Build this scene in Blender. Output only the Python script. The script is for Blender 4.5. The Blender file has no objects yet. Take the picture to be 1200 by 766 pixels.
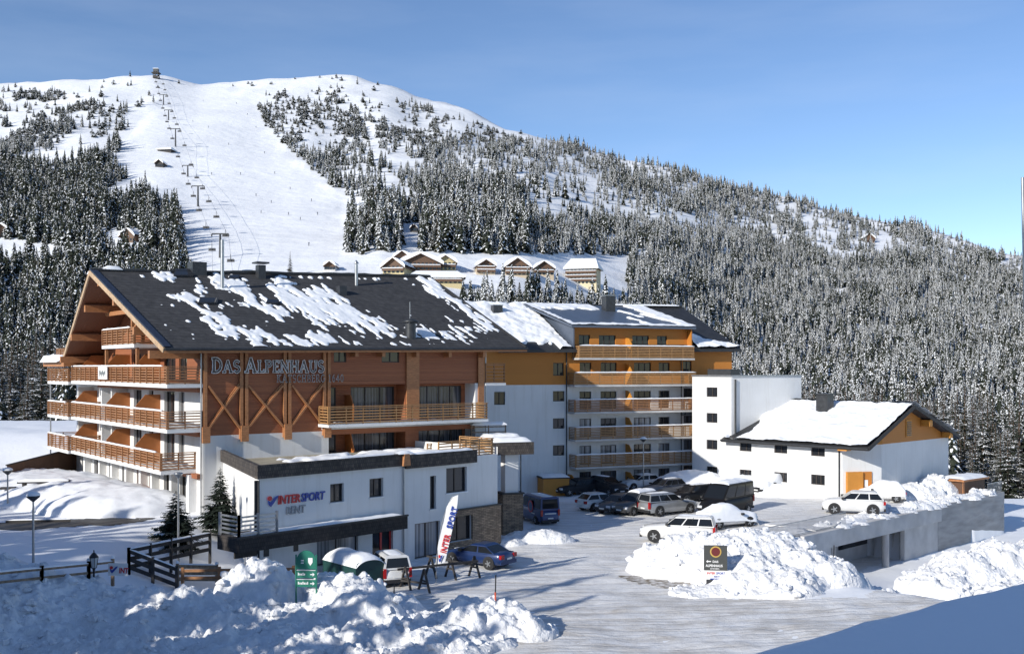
import bpy, math, random
from mathutils import Vector, noise
random.seed(7)
R = math.radians
S = bpy.context.scene
COL = S.collection
# ---------------------------------------------------------------- survey of the place (a pin-hole model of the photo)
F, HY, CZ = 1220.0, 430.0, 12.4
def P(px, py, Y): return Vector(((px-600)*Y/F, Y, CZ-(py-HY)*Y/F))
def pix(p): return (600+F*p[0]/p[1], HY-F*(p[2]-CZ)/p[1])
def sst(a, b, x):
    t = min(1, max(0, (x-a)/(b-a))); return t*t*(3-2*t)
def fbm(x, y, z=0.0, o=4): return noise.fractal(Vector((x, y, z)), 1.0, 2.0, o)
def inpoly(x, y, poly):
    c = False; j = len(poly)-1
    for i in range(len(poly)):
        xi, yi = poly[i]; xj, yj = poly[j]
        if (yi > y) != (yj > y) and x < (xj-xi)*(y-yi)/(yj-yi)+xi: c = not c
        j = i
    return c
class Fr:   # a building's own axes: x along its front, y at right angles
    def __init__(s, ox, oy, dx, dy):
        n = math.hypot(dx, dy); s.o = (ox, oy); s.d = (dx/n, dy/n); s.rz = math.atan2(dy, dx)
    def L(s, X, Y): c, n = s.d; return (X*c+Y*n, -X*n+Y*c)
    def ray(s, px, py):
        o = s.L(-s.o[0], -s.o[1]); r = s.L((px-600)/F, 1.0)
        return Vector((o[0], o[1], CZ)), Vector((r[0], r[1], -(py-HY)/F))
    def at(s, px, py, y0=0.0):
        o, r = s.ray(px, py); t = (y0-o.y)/r.y; q = o+r*t; return q.x, q.z
    def atx(s, px, py, x0=0.0):
        o, r = s.ray(px, py); t = (x0-o.x)/r.x; q = o+r*t; return q.y, q.z
    def plane(s, px, py, p0, n):
        o, r = s.ray(px, py); t = (p0-o).dot(n)/r.dot(n); return o+r*t
    def w(s, x, y, z=0.0):
        c, n = s.d; return Vector((s.o[0]+x*c-y*n, s.o[1]+x*n+y*c, z))
H = Fr(-20.23, 68, .795, .606)
I = Fr(-14.1, 58, .683, .73)
A = Fr(5.74, 103, .922, .388)
N = Fr(29.5, 93, -.686, .728)
# ---------------------------------------------------------------- materials
def mat(name, col, rough=.7, var=0.0, scale=3.0, bump=0.0, bscale=None, metal=0.0, spec=.5, col2=None, detail=5.0, stretch=None, bdist=.05):
    m = bpy.data.materials.new(name); m.use_nodes = True
    nt = m.node_tree; b = nt.nodes['Principled BSDF']
    b.inputs['Base Color'].default_value = (*col, 1); b.inputs['Roughness'].default_value = rough
    b.inputs['Metallic'].default_value = metal; b.inputs['Specular IOR Level'].default_value = spec
    if var or bump or col2:
        tc = nt.nodes.new('ShaderNodeTexCoord'); src = tc.outputs['Object']
        if stretch:
            mp = nt.nodes.new('ShaderNodeMapping'); mp.inputs['Scale'].default_value = stretch
            nt.links.new(src, mp.inputs['Vector']); src = mp.outputs['Vector']
        n = nt.nodes.new('ShaderNodeTexNoise'); n.inputs['Scale'].default_value = scale; n.inputs['Detail'].default_value = detail
        nt.links.new(src, n.inputs['Vector'])
        if var or col2:
            mx = nt.nodes.new('ShaderNodeMix'); mx.data_type = 'RGBA'
            rp = nt.nodes.new('ShaderNodeMapRange'); rp.inputs[1].default_value = .35; rp.inputs[2].default_value = .65
            nt.links.new(n.outputs['Fac'], rp.inputs[0]); nt.links.new(rp.outputs[0], mx.inputs['Factor'])
            c2 = col2 or tuple(c*(1-var) for c in col)
            mx.inputs['A'].default_value = (*col, 1); mx.inputs['B'].default_value = (*c2, 1)
            nt.links.new(mx.outputs['Result'], b.inputs['Base Color'])
        if bump:
            n2 = nt.nodes.new('ShaderNodeTexNoise'); n2.inputs['Scale'].default_value = bscale or scale; n2.inputs['Detail'].default_value = 8
            nt.links.new(src, n2.inputs['Vector'])
            bp = nt.nodes.new('ShaderNodeBump'); bp.inputs['Strength'].default_value = bump; bp.inputs['Distance'].default_value = bdist
            nt.links.new(n2.outputs['Fac'], bp.inputs['Height']); nt.links.new(bp.outputs['Normal'], b.inputs['Normal'])
    return m
def plank(name, c1, c2, pitch=.16, axis=2, gap=.45, rough=.65):
    """boards: seams at right angles to `axis`, grain along the boards, each board its own tone"""
    m = bpy.data.materials.new(name); m.use_nodes = True; nt = m.node_tree; b = nt.nodes['Principled BSDF']
    L = nt.links.new; N_ = nt.nodes.new
    tc = N_('ShaderNodeTexCoord'); sp = N_('ShaderNodeSeparateXYZ'); L(tc.outputs['Object'], sp.inputs[0])
    dv = N_('ShaderNodeMath'); dv.operation = 'DIVIDE'; dv.inputs[1].default_value = pitch; L(sp.outputs[axis], dv.inputs[0])
    fl = N_('ShaderNodeMath'); fl.operation = 'FLOOR'; L(dv.outputs[0], fl.inputs[0])
    fr = N_('ShaderNodeMath'); fr.operation = 'FRACT'; L(dv.outputs[0], fr.inputs[0])
    wn = N_('ShaderNodeTexWhiteNoise'); wn.noise_dimensions = '1D'; L(fl.outputs[0], wn.inputs['W'])
    no = N_('ShaderNodeTexNoise'); no.inputs['Scale'].default_value = 1.0; no.inputs['Detail'].default_value = 6
    mp = N_('ShaderNodeMapping'); sc = [1.2, 1.2, 1.2]; sc[axis] = 14; mp.inputs['Scale'].default_value = sc
    L(tc.outputs['Object'], mp.inputs[0]); L(mp.outputs[0], no.inputs['Vector'])
    av = N_('ShaderNodeMath'); av.operation = 'MULTIPLY_ADD'; av.inputs[1].default_value = .45; L(wn.outputs['Value'], av.inputs[0])
    n2 = N_('ShaderNodeMath'); n2.operation = 'MULTIPLY'; n2.inputs[1].default_value = .6; L(no.outputs['Fac'], n2.inputs[0]); L(n2.outputs[0], av.inputs[2])
    mx = N_('ShaderNodeMix'); mx.data_type = 'RGBA'; mx.inputs['A'].default_value = (*c1, 1); mx.inputs['B'].default_value = (*c2, 1); L(av.outputs[0], mx.inputs['Factor'])
    L(mx.outputs['Result'], b.inputs['Base Color'])
    gt = N_('ShaderNodeMath'); gt.operation = 'GREATER_THAN'; gt.inputs[1].default_value = .1; L(fr.outputs[0], gt.inputs[0])
    bp = N_('ShaderNodeBump'); bp.inputs['Strength'].default_value = gap; bp.inputs['Distance'].default_value = .03; L(gt.outputs[0], bp.inputs['Height']); L(bp.outputs[0], b.inputs['Normal'])
    b.inputs['Roughness'].default_value = rough
    return m
def stone(name, c1, c2, mortar, bw=.35, bh=.12, plane='xz', bump=.6):
    m = bpy.data.materials.new(name); m.use_nodes = True; nt = m.node_tree; b = nt.nodes['Principled BSDF']
    L = nt.links.new; N_ = nt.nodes.new
    tc = N_('ShaderNodeTexCoord'); sp = N_('ShaderNodeSeparateXYZ'); L(tc.outputs['Object'], sp.inputs[0])
    ad = N_('ShaderNodeMath'); L(sp.outputs[0], ad.inputs[0]); L(sp.outputs[1], ad.inputs[1])
    cb = N_('ShaderNodeCombineXYZ'); L(ad.outputs[0], cb.inputs[0]); L(sp.outputs[2], cb.inputs[1])
    no = N_('ShaderNodeTexNoise'); no.inputs['Scale'].default_value = 2.5; no.inputs['Detail'].default_value = 6; L(tc.outputs['Object'], no.inputs['Vector'])
    br = N_('ShaderNodeTexBrick'); br.inputs['Scale'].default_value = 1; br.inputs['Brick Width'].default_value = bw; br.inputs['Row Height'].default_value = bh
    br.inputs['Mortar Size'].default_value = .012; br.inputs['Color1'].default_value = (*c1, 1); br.inputs['Color2'].default_value = (*c2, 1); br.inputs['Mortar'].default_value = (*mortar, 1)
    L(cb.outputs[0], br.inputs['Vector'])
    mx = N_('ShaderNodeMix'); mx.data_type = 'RGBA'; mx.blend_type = 'MULTIPLY'; mx.inputs['Factor'].default_value = .7
    rp = N_('ShaderNodeMapRange'); rp.inputs[1].default_value = .3; rp.inputs[2].default_value = .7; rp.inputs[3].default_value = .45; rp.inputs[4].default_value = 1.25; L(no.outputs['Fac'], rp.inputs[0])
    L(br.outputs['Color'], mx.inputs['A']); L(rp.outputs[0], mx.inputs['B']); L(mx.outputs['Result'], b.inputs['Base Color'])
    bp = N_('ShaderNodeBump'); bp.inputs['Strength'].default_value = bump; bp.inputs['Distance'].default_value = .04; L(br.outputs['Color'], bp.inputs['Height']); L(bp.outputs[0], b.inputs['Normal'])
    b.inputs['Roughness'].default_value = .85
    return m
M = {}
M['snow'] = mat('snow', (.86, .875, .9), .65, bump=.35, bscale=2.2, spec=.25, bdist=.08)
M['snow_rough'] = mat('snow_rough', (.84, .85, .87), .7, bump=.9, bscale=4.5, spec=.2, bdist=.14, col2=(.72, .725, .735), scale=1.4, detail=9)
M['snow_far'] = mat('snow_far', (.85, .865, .89), .75, bump=.5, bscale=.09, spec=.15, bdist=2.2, col2=(.77, .785, .815), scale=.018, detail=10)
M['plaster'] = mat('plaster', (.735, .735, .73), .85, var=.06, scale=.5, bump=.15, bscale=14, spec=.2, bdist=.01)
def stained(m):
    nt = m.node_tree; b = nt.nodes['Principled BSDF']; L = nt.links.new; old = b.inputs['Base Color'].links[0].from_socket
    tc = nt.nodes.new('ShaderNodeTexCoord'); mp = nt.nodes.new('ShaderNodeMapping'); mp.inputs['Scale'].default_value = (1.6, 1.6, .14); L(tc.outputs['Object'], mp.inputs[0])
    n = nt.nodes.new('ShaderNodeTexNoise'); n.inputs['Scale'].default_value = 1.3; n.inputs['Detail'].default_value = 8; n.inputs['Roughness'].default_value = .7; L(mp.outputs[0], n.inputs['Vector'])
    r = nt.nodes.new('ShaderNodeMapRange'); r.inputs[1].default_value = .5; r.inputs[2].default_value = .78; r.inputs[3].default_value = 0; r.inputs[4].default_value = .55; L(n.outputs['Fac'], r.inputs[0])
    x = nt.nodes.new('ShaderNodeMix'); x.data_type = 'RGBA'; x.inputs['B'].default_value = (.52, .50, .46, 1); L(old, x.inputs['A']); L(r.outputs[0], x.inputs['Factor']); L(x.outputs['Result'], b.inputs['Base Color'])
stained(M['plaster'])
M['plaster_warm'] = mat('plaster_warm', (.80, .78, .74), .85, var=.08, scale=.6, spec=.2)
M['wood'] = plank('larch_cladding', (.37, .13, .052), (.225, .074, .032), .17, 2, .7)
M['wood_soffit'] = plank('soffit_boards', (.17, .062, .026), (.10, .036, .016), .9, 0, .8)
M['wood_rail'] = mat('railing_larch', (.37, .175, .075), .6, var=.35, scale=5, stretch=(1, 1, 8))
M['wood_rail2'] = mat('railing_pine', (.45, .245, .10), .6, var=.35, scale=5, stretch=(1, 1, 8))
M['wood_beam'] = mat('beam_wood', (.46, .20, .08), .6, var=.35, scale=4, stretch=(1, 1, 6))
M['wood_old'] = mat('weathered_wood', (.30, .22, .15), .8, var=.5, scale=5)
M['wood_dark'] = mat('dark_fence_wood', (.045, .04, .038), .7, var=.4, scale=5)
M['wood_brown'] = plank('brown_boards', (.13, .06, .03), (.07, .035, .02), .14, 0)
M['orange'] = mat('orange_panel', (.44, .15, .04), .55, var=.12, scale=2)
M['ochre'] = plank('ochre_cladding', (.52, .20, .03), (.45, .165, .024), .9, 2, .1)
M['ochre_panel'] = mat('ochre_panel', (.56, .235, .035), .6, var=.1, scale=1.5)
M['tile'] = stone('roof_tiles', (.040, .040, .043), (.055, .054, .056), (.018, .018, .02), .34, .20, bump=.5)
M['tile_blue'] = mat('verge_tiles', (.035, .045, .075), .4, var=.4, scale=4)
M['sheet'] = mat('dark_sheet', (.03, .031, .034), .55, var=.3, scale=1.5)
M['metal_blue'] = plank('standing_seam', (.085, .105, .145), (.07, .088, .12), .5, 0, .8, .38)
M['metal'] = mat('galvanised', (.42, .43, .44), .4, metal=.8, var=.2)
M['metal_dark'] = mat('dark_metal', (.05, .053, .058), .45, metal=.3, var=.3)
M['frame'] = mat('window_frame', (.045, .035, .03), .5)
M['frame_white'] = mat('white_frame', (.75, .75, .74), .5)
M['red_frame'] = mat('red_frame', (.5, .03, .03), .45)
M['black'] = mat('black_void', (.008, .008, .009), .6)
M['brick'] = stone('ledge_stone', (.36, .265, .18), (.21, .155, .11), (.06, .05, .042), .42, .11)
M['slate'] = stone('slate_band', (.10, .083, .07), (.05, .043, .04), (.02, .019, .019), .16, .22)
M['slate_dark'] = stone('slate_dark', (.055, .045, .04), (.03, .026, .025), (.014, .013, .013), .16, .22)
M['concrete'] = mat('concrete', (.58, .57, .56), .85, var=.22, scale=.7, bump=.2, bscale=9, bdist=.01)
M['concrete_dark'] = mat('concrete_formed', (.40, .395, .39), .85, var=.3, scale=.9, bump=.2, stretch=(.4, .4, 2.2))
M['gravel'] = mat('roof_gravel', (.40, .36, .27), .9, var=.35, scale=1.2)
M['trunk'] = mat('bark', (.09, .06, .042), .9, var=.4, scale=6)
def glass(name, col, rough=.06):
    m = mat(name, col, rough, spec=.55); m.node_tree.nodes['Principled BSDF'].inputs['Coat Weight'].default_value = 0
    m.node_tree.nodes['Principled BSDF'].inputs['Coat Roughness'].default_value = .03; return m
M['glass'] = glass('window_glass', (.02, .022, .026))
M['curtain'] = mat('net_curtain_behind_glass', (.13, .14, .165), .12, var=.9, scale=9, stretch=(1, 1, .02), spec=.5)
M['curtain_glare'] = mat('pale_curtain_painted_reflection', (.42, .43, .46), .1, var=.75, scale=5, stretch=(1, 1, .02), spec=.5)  # pale tone serves as curtain and as white reflection painted into the pane
# ---------------------------------------------------------------- mesh builder
class MB:
    def __init__(s): s.v = []; s.f = []; s.m = []; s.sm = []
    def add(s, vs, fs, mi=0, smooth=False):
        b = len(s.v); s.v += [tuple(v) for v in vs]
        for f in fs: s.f.append([b+i for i in f]); s.m.append(mi); s.sm.append(smooth)
        return s
    def box(s, x0, x1, y0, y1, z0, z1, mi=0):
        x0, x1 = min(x0, x1), max(x0, x1); y0, y1 = min(y0, y1), max(y0, y1); z0, z1 = min(z0, z1), max(z0, z1)
        return s.add([(x0,y0,z0),(x1,y0,z0),(x1,y1,z0),(x0,y1,z0),(x0,y0,z1),(x1,y0,z1),(x1,y1,z1),(x0,y1,z1)],
              [(0,3,2,1),(4,5,6,7),(0,1,5,4),(1,2,6,5),(2,3,7,6),(3,0,4,7)], mi)
    def beam(s, p, q, w, h, mi=0, up=(0,0,1)):
        p, q = Vector(p), Vector(q); d = (q-p).normalized(); u = Vector(up)
        if abs(d.dot(u)) > .95: u = Vector((1,0,0))
        a = d.cross(u).normalized()*w/2; b = a.cross(d).normalized()*h/2
        vs = [p-a-b, p+a-b, p+a+b, p-a+b, q-a-b, q+a-b, q+a+b, q-a+b]
        return s.add(vs, [(0,1,2,3),(7,6,5,4),(0,4,5,1),(1,5,6,2),(2,6,7,3),(3,7,4,0)], mi)
    def tube(s, p, q, r0, r1=None, n=8, mi=0, cap=True):
        p, q = Vector(p), Vector(q); r1 = r0 if r1 is None else r1
        d = (q-p).normalized(); u = Vector((0,0,1)) if abs(d.z) < .9 else Vector((1,0,0))
        a = d.cross(u).normalized(); b = d.cross(a)
        vs = []
        for c, r in ((p, r0), (q, r1)):
            for i in range(n):
                t = 2*math.pi*i/n; vs.append(c+a*r*math.cos(t)+b*r*math.sin(t))
        fs = [(i, (i+1) % n, n+(i+1) % n, n+i) for i in range(n)]
        s.add(vs, fs, mi, True)
        if cap: s.add(vs, [tuple(range(n-1, -1, -1)), tuple(range(n, 2*n))], mi)
        return s
    def poly(s, pts, mi=0): return s.add(pts, [tuple(range(len(pts)))], mi)
    def prism(s, pts, vec, mi=0):
        n = len(pts); vec = Vector(vec); q = [Vector(p)+vec for p in pts]
        fs = [tuple(range(n-1, -1, -1)), tuple(range(n, 2*n))]+[(i, (i+1) % n, n+(i+1) % n, n+i) for i in range(n)]
        return s.add([Vector(p) for p in pts]+q, fs, mi)
    def lathe(s, prof, n=12, c=(0,0,0), mi=0):
        vs = []; fs = []
        for r, z in prof:
            for i in range(n): t = 2*math.pi*i/n; vs.append((c[0]+r*math.cos(t), c[1]+r*math.sin(t), c[2]+z))
        for k in range(len(prof)-1):
            for i in range(n): fs.append((k*n+i, k*n+(i+1) % n, (k+1)*n+(i+1) % n, (k+1)*n+i))
        return s.add(vs, fs, mi, True)
    def build(s, name, mats, parent=None, loc=None, rz=0.0):
        me = bpy.data.meshes.new(name); me.from_pydata([tuple(v) for v in s.v], [], s.f)
        for m in (mats if isinstance(mats, (list, tuple)) else [mats]): me.materials.append(M[m] if isinstance(m, str) else m)
        me.polygons.foreach_set('material_index', s.m); me.polygons.foreach_set('use_smooth', s.sm); me.update()
        o = bpy.data.objects.new(name, me); COL.objects.link(o)
        if parent: o.parent = parent
        if loc is not None: o.location = loc
        o.rotation_euler.z = rz
        return o
def tag(o, label=None, cat=None, group=None, kind=None):
    if label: o['label'] = label
    if cat: o['category'] = cat
    if group: o['group'] = group
    if kind: o['kind'] = kind
    return o
def thing(name, label, cat, loc=(0,0,0), rz=0.0, group=None):
    o = bpy.data.objects.new(name, None); COL.objects.link(o); o.empty_display_size = .5
    o.location = loc; o.rotation_euler.z = rz; return tag(o, label, cat, group)
def copy_thing(src, loc, rz, label, group=None, scale=None):
    r = src.copy(); COL.objects.link(r); r.location = loc; r.rotation_euler.z = rz; r['label'] = label
    if group: r['group'] = group
    if scale: r.scale = scale if isinstance(scale, (tuple, list)) else (scale,)*3
    for ch in list(src.children):
        c = ch.copy(); COL.objects.link(c); c.parent = r
        for g in list(ch.children): d = g.copy(); COL.objects.link(d); d.parent = c
    return r
def text_part(body, size, mats, parent, origin, xdir, up, depth=.03, off=0.0, shear=0.0, name='lettering', align='LEFT', spacing=1.0, sx=1.0):
    c = bpy.data.curves.new('txt', 'FONT'); c.body = body; c.size = size; c.extrude = depth; c.offset = off; c.shear = shear
    c.align_x = align; c.space_character = spacing; c.resolution_u = 3
    t = bpy.data.objects.new('txt', c); COL.objects.link(t); bpy.context.view_layer.update()
    me = bpy.data.meshes.new_from_object(t.evaluated_get(bpy.context.evaluated_depsgraph_get()))
    bpy.data.objects.remove(t); bpy.data.curves.remove(c)
    xd = Vector(xdir).normalized(); u = Vector(up).normalized(); n = xd.cross(u)
    for v in me.vertices: v.co = Vector(origin)+xd*v.co.x*sx+u*v.co.y+n*v.co.z
    me.materials.clear(); me.materials.append(M[mats])
    o = bpy.data.objects.new(name, me); COL.objects.link(o); o.parent = parent
    return o
# ---------------------------------------------------------------- the near ground
WA = Vector((17.3, 70.5)); WD = Vector((.7155, .6986)); WN = Vector((.6986, -.7155))   # top line of the retaining wall of the upper car park
def wall_pt(t, off=0.0, z=0.0): return Vector((WA.x+WD.x*t+WN.x*off, WA.y+WD.y*t+WN.y*off, z))
def deck_z(x): return .5*sst(6, 24, x)
def low_z(x, y): return -3.4*sst(11, 33, x+.25*(y-62))
def zbase(x, y):
    d = -(x+15)+.3*(y-56)
    z = 2.8*sst(0, 9, d)
    if x < 0: z += 3.2*sst(90, 104, y-.15*(x+35))*sst(-26, -36, x)
    rel = Vector((x, y))-WA; sd = rel.dot(WN); t = rel.dot(WD)
    if x > 4:
        if sd < (-3.9 if 7.2 < t < 21.3 else -.25) and t < 41.4: z += deck_z(x)
        else:
            k = sst(-9, -4, t); z += low_z(x, y)*k+deck_z(x)*(1-k)
            if t > 41.4: z = min(z, -3.4)
    return z
def zfall(x, y):     # behind the buildings the ground falls into the valley
    return -.30*max(0, y-128)**.93 if y > 128 else 0.0
def zg(x, y):
    return zbase(x, y)+.10*fbm(x*.25, y*.25, 3)+.03*fbm(x*1.1, y*1.1, 9)+max(-26, zfall(x, y))
def grid(xs, ys, fz, name, mats, smooth=True):
    nx = len(xs); vs = [(x, y, fz(x, y)) for y in ys for x in xs]
    fs = [(j*nx+i, j*nx+i+1, (j+1)*nx+i+1, (j+1)*nx+i) for j in range(len(ys)-1) for i in range(nx-1)]
    b = MB(); b.add(vs, fs, 0, smooth); return b.build(name, mats)
def fr_(a, b, st):
    n = max(1, int(round((b-a)/st))); return [a+(b-a)*i/n for i in range(n+1)]
g = grid(fr_(-420, -60, 12)[:-1]+fr_(-60, 62, .6)+fr_(62, 420, 12)[1:], fr_(-120, 20, 10)[:-1]+fr_(20, 115, .6)+fr_(115, 220, 5)[1:], zg, 'ground', 'snow')
tag(g, kind='structure')
# packed snow of the forecourt and road
def dirt_mat():
    m = bpy.data.materials.new('packed_snow_road'); m.use_nodes = True; nt = m.node_tree; b = nt.nodes['Principled BSDF']
    L = nt.links.new; N_ = nt.nodes.new
    tc = N_('ShaderNodeTexCoord')
    mp = N_('ShaderNodeMapping'); mp.inputs['Rotation'].default_value = (0, 0, R(-32)); mp.inputs['Scale'].default_value = (.45, .6, 1); L(tc.outputs['Object'], mp.inputs[0])
    n1 = N_('ShaderNodeTexNoise'); n1.inputs['Scale'].default_value = 1.3; n1.inputs['Detail'].default_value = 9; n1.inputs['Roughness'].default_value = .68; L(mp.outputs[0], n1.inputs['Vector'])
    n2 = N_('ShaderNodeTexNoise'); n2.inputs['Scale'].default_value = .16; n2.inputs['Detail'].default_value = 4; L(tc.outputs['Object'], n2.inputs['Vector'])
    n3 = N_('ShaderNodeTexNoise'); n3.inputs['Scale'].default_value = 3.5; n3.inputs['Detail'].default_value = 8; n3.inputs['Roughness'].default_value = .75; L(tc.outputs['Object'], n3.inputs['Vector'])
    r1 = N_('ShaderNodeMapRange'); r1.inputs[1].default_value = .42; r1.inputs[2].default_value = .70; L(n1.outputs['Fac'], r1.inputs[0])
    r2 = N_('ShaderNodeMapRange'); r2.inputs[1].default_value = .3; r2.inputs[2].default_value = .7; L(n2.outputs['Fac'], r2.inputs[0])
    # the through road (nearer part) is dirtier
    sp = N_('ShaderNodeSeparateXYZ'); L(tc.outputs['Object'], sp.inputs[0])
    rd = N_('ShaderNodeMapRange'); rd.inputs[1].default_value = 62; rd.inputs[2].default_value = 52; rd.inputs[3].default_value = .12; rd.inputs[4].default_value = 1; L(sp.outputs[1], rd.inputs[0])
    mu = N_('ShaderNodeMath'); mu.operation = 'MULTIPLY'; L(r1.outputs[0], mu.inputs[0]); L(rd.outputs[0], mu.inputs[1])
    mu2 = N_('ShaderNodeMath'); mu2.operation = 'MULTIPLY_ADD'; mu2.inputs[1].default_value = .25; L(r2.outputs[0], mu2.inputs[0]); L(mu.outputs[0], mu2.inputs[2])
    mx = N_('ShaderNodeMix'); mx.data_type = 'RGBA'; mx.inputs['A'].default_value = (.83, .83, .83, 1); mx.inputs['B'].default_value = (.52, .49, .45, 1); L(mu2.outputs[0], mx.inputs['Factor'])
    L(mx.outputs['Result'], b.inputs['Base Color']); b.inputs['Roughness'].default_value = .6; b.inputs['Specular IOR Level'].default_value = .3
    # tyre tracks winding through the packed snow
    trk = None
    for rot_, sc_, ds_ in ((-24, .34, 9.0), (42, .25, 12.0)):
        m3 = N_('ShaderNodeMapping'); m3.inputs['Rotation'].default_value = (0, 0, R(rot_)); m3.inputs['Scale'].default_value = (.12, 1, 1); L(tc.outputs['Object'], m3.inputs[0])
        wv = N_('ShaderNodeTexWave'); wv.bands_direction = 'Y'; wv.inputs['Scale'].default_value = sc_; wv.inputs['Distortion'].default_value = ds_; wv.inputs['Detail'].default_value = 3; wv.inputs['Detail Scale'].default_value = .6; L(m3.outputs[0], wv.inputs['Vector'])
        pw = N_('ShaderNodeMapRange'); pw.inputs[1].default_value = .80; pw.inputs[2].default_value = .98; L(wv.outputs['Fac'], pw.inputs[0])
        if trk is None: trk = pw.outputs[0]
        else:
            mxm = N_('ShaderNodeMath'); mxm.operation = 'MAXIMUM'; L(trk, mxm.inputs[0]); L(pw.outputs[0], mxm.inputs[1]); trk = mxm.outputs[0]
    brk = N_('ShaderNodeMath'); brk.operation = 'MULTIPLY'; L(trk, brk.inputs[0]); L(r2.outputs[0], brk.inputs[1])
    mt2 = N_('ShaderNodeMix'); mt2.data_type = 'RGBA'; mt2.inputs['B'].default_value = (.50, .47, .43, 1); sc5 = N_('ShaderNodeMath'); sc5.operation = 'MULTIPLY'; sc5.inputs[1].default_value = .7; L(brk.outputs[0], sc5.inputs[0])
    L(mx.outputs['Result'], mt2.inputs['A']); L(sc5.outputs[0], mt2.inputs['Factor']); L(mt2.outputs['Result'], b.inputs['Base Color'])
    ad0 = N_('ShaderNodeMath'); ad0.operation = 'MULTIPLY_ADD'; ad0.inputs[1].default_value = -.35; L(trk, ad0.inputs[0]); L(n1.outputs['Fac'], ad0.inputs[2])
    ad = N_('ShaderNodeMath'); L(ad0.outputs[0], ad.inputs[0]); L(n3.outputs['Fac'], ad.inputs[1])
    bp = N_('ShaderNodeBump'); bp.inputs['Strength'].default_value = .6; bp.inputs['Distance'].default_value = .10; L(ad.outputs[0], bp.inputs['Height']); L(bp.outputs[0], b.inputs['Normal'])
    return m
M['packed'] = dirt_mat()
M['asphalt'] = mat('wet_asphalt', (.075, .07, .062), .55, var=.5, scale=.8, bump=.3, bscale=8)
def sheet(name, poly, st, lift, mats, amp=.6, disp=None):
    x0 = min(p[0] for p in poly); x1 = max(p[0] for p in poly); y0 = min(p[1] for p in poly); y1 = max(p[1] for p in poly)
    xs, ys = fr_(x0-1, x1+1, st), fr_(y0-1, y1+1, st); idx = {}; b = MB(); vs = []; fs = []
    def vid(i, j):
        if (i, j) not in idx:
            x, y = xs[i], ys[j]; idx[i, j] = len(vs); vs.append((x, y, zg(x, y)+lift+(disp(x, y) if disp else 0)))
        return idx[i, j]
    for j in range(len(ys)-1):
        for i in range(len(xs)-1):
            x, y = xs[i]+st/2, ys[j]+st/2
            if inpoly(x+amp*fbm(x*.5, y*.5, 1), y+amp*fbm(x*.5, y*.5, 5), poly):
                fs.append((vid(i, j), vid(i+1, j), vid(i+1, j+1), vid(i, j+1)))
    b.add(vs, fs, 0, True); return b.build(name, mats)
rd = sheet('road', [(-26, 36), (-9, 43.5), (0, 50), (-9, 57), (-7, 62), (-1, 69), (1.5, 80), (4, 95), (14, 100), (22, 97), (33, 92), (38, 94), (30, 84), (17, 71.5), (10, 64), (9, 56), (18, 54), (28, 62), (40, 74), (46, 66), (30, 50), (12, 36)],
     .3, .03, 'packed', disp=lambda x, y: .035*fbm(x*.9-y*.5, y*.9, 2, 5))
tag(rd, kind='structure')
ar = sheet('side_road', [(-60, 61.5), (-40, 61.2), (-30, 61.6), (-24, 63.5), (-22.5, 66), (-25, 66.2), (-31, 64.2), (-42, 63.8), (-60, 64)], .3, .03, 'asphalt', .3)
tag(ar, kind='structure')
M['soil'] = mat('bare_soil', (.16, .125, .085), .9, var=.6, scale=3, bump=.6, bscale=5, col2=(.62, .61, .60))
bs = sheet('bare_soil', [(6.4, 61.6), (7.4, 59.6), (9.4, 57.8), (11.4, 56.4), (11.2, 58.6), (9.4, 60.2), (8.0, 62)], .18, .06, 'soil', .9); tag(bs, kind='structure')
# ---------------------------------------------------------------- the mountain
COLS = {  # image direction -> (height line in the picture, metres away) going up the slope
 -500: [(560,150),(520,230),(430,420),(320,560),(260,700),(180,950),(120,1350)],
 0:   [(560,150),(520,220),(430,380),(312,540),(270,640),(170,900),(97,1350)],
 110: [(560,150),(520,220),(430,380),(312,520),(270,620),(160,930),(91,1350)],
 175: [(560,150),(520,220),(430,370),(318,500),(260,640),(160,950),(90,1380)],
 235: [(560,150),(520,220),(430,350),(322,470),(230,740),(150,1020),(99,1400)],
 330: [(560,150),(430,320),(325,460),(240,730),(150,1080),(92,1430)],
 400: [(560,150),(430,310),(325,450),(250,700),(150,1120),(90,1460)],
 450: [(560,150),(430,310),(330,440),(290,540),(200,880),(130,1220),(98,1470)],
 500: [(560,150),(430,320),(335,440),(290,550),(200,900),(140,1230),(113,1450)],
 600: [(600,130),(540,190),(430,350),(340,450),(290,580),(200,950),(152,1350)],
 750: [(600,130),(540,200),(430,440),(340,600),(260,900),(190,1340)],
 900: [(610,135),(560,180),(500,360),(430,560),(350,800),(280,1080),(228,1350)],
 1050:[(610,140),(560,180),(500,360),(430,580),(350,830),(300,1050),(264,1320)],
 1200:[(620,140),(580,175),(520,320),(430,580),(350,880),(300,1200)],
 1800:[(640,140),(580,190),(520,330),(450,580),(400,820),(370,1100)]}
KEYS = sorted(COLS); NQ = 170
def col_q(cp):
    out = []; n = len(cp)-1
    ys = [c[0] for c in cp]; D = [c[1] for c in cp]
    for k in range(NQ+1):
        y = ys[0]+(ys[-1]-ys[0])*k/NQ
        for i in range(n):
            if ys[i+1] <= y <= ys[i]:
                t = (ys[i]-y)/(ys[i]-ys[i+1]); out.append((y, math.exp(math.log(D[i])*(1-t)+math.log(D[i+1])*t))); break
        else: out.append((ys[-1], D[-1]))
    for _ in range(6): out = [out[0]]+[((out[i][0]), (out[i-1][1]+2*out[i][1]+out[i+1][1])/4) for i in range(1, NQ)]+[out[-1]]
    return out
CQ = {k: col_q(COLS[k]) for k in KEYS}
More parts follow.
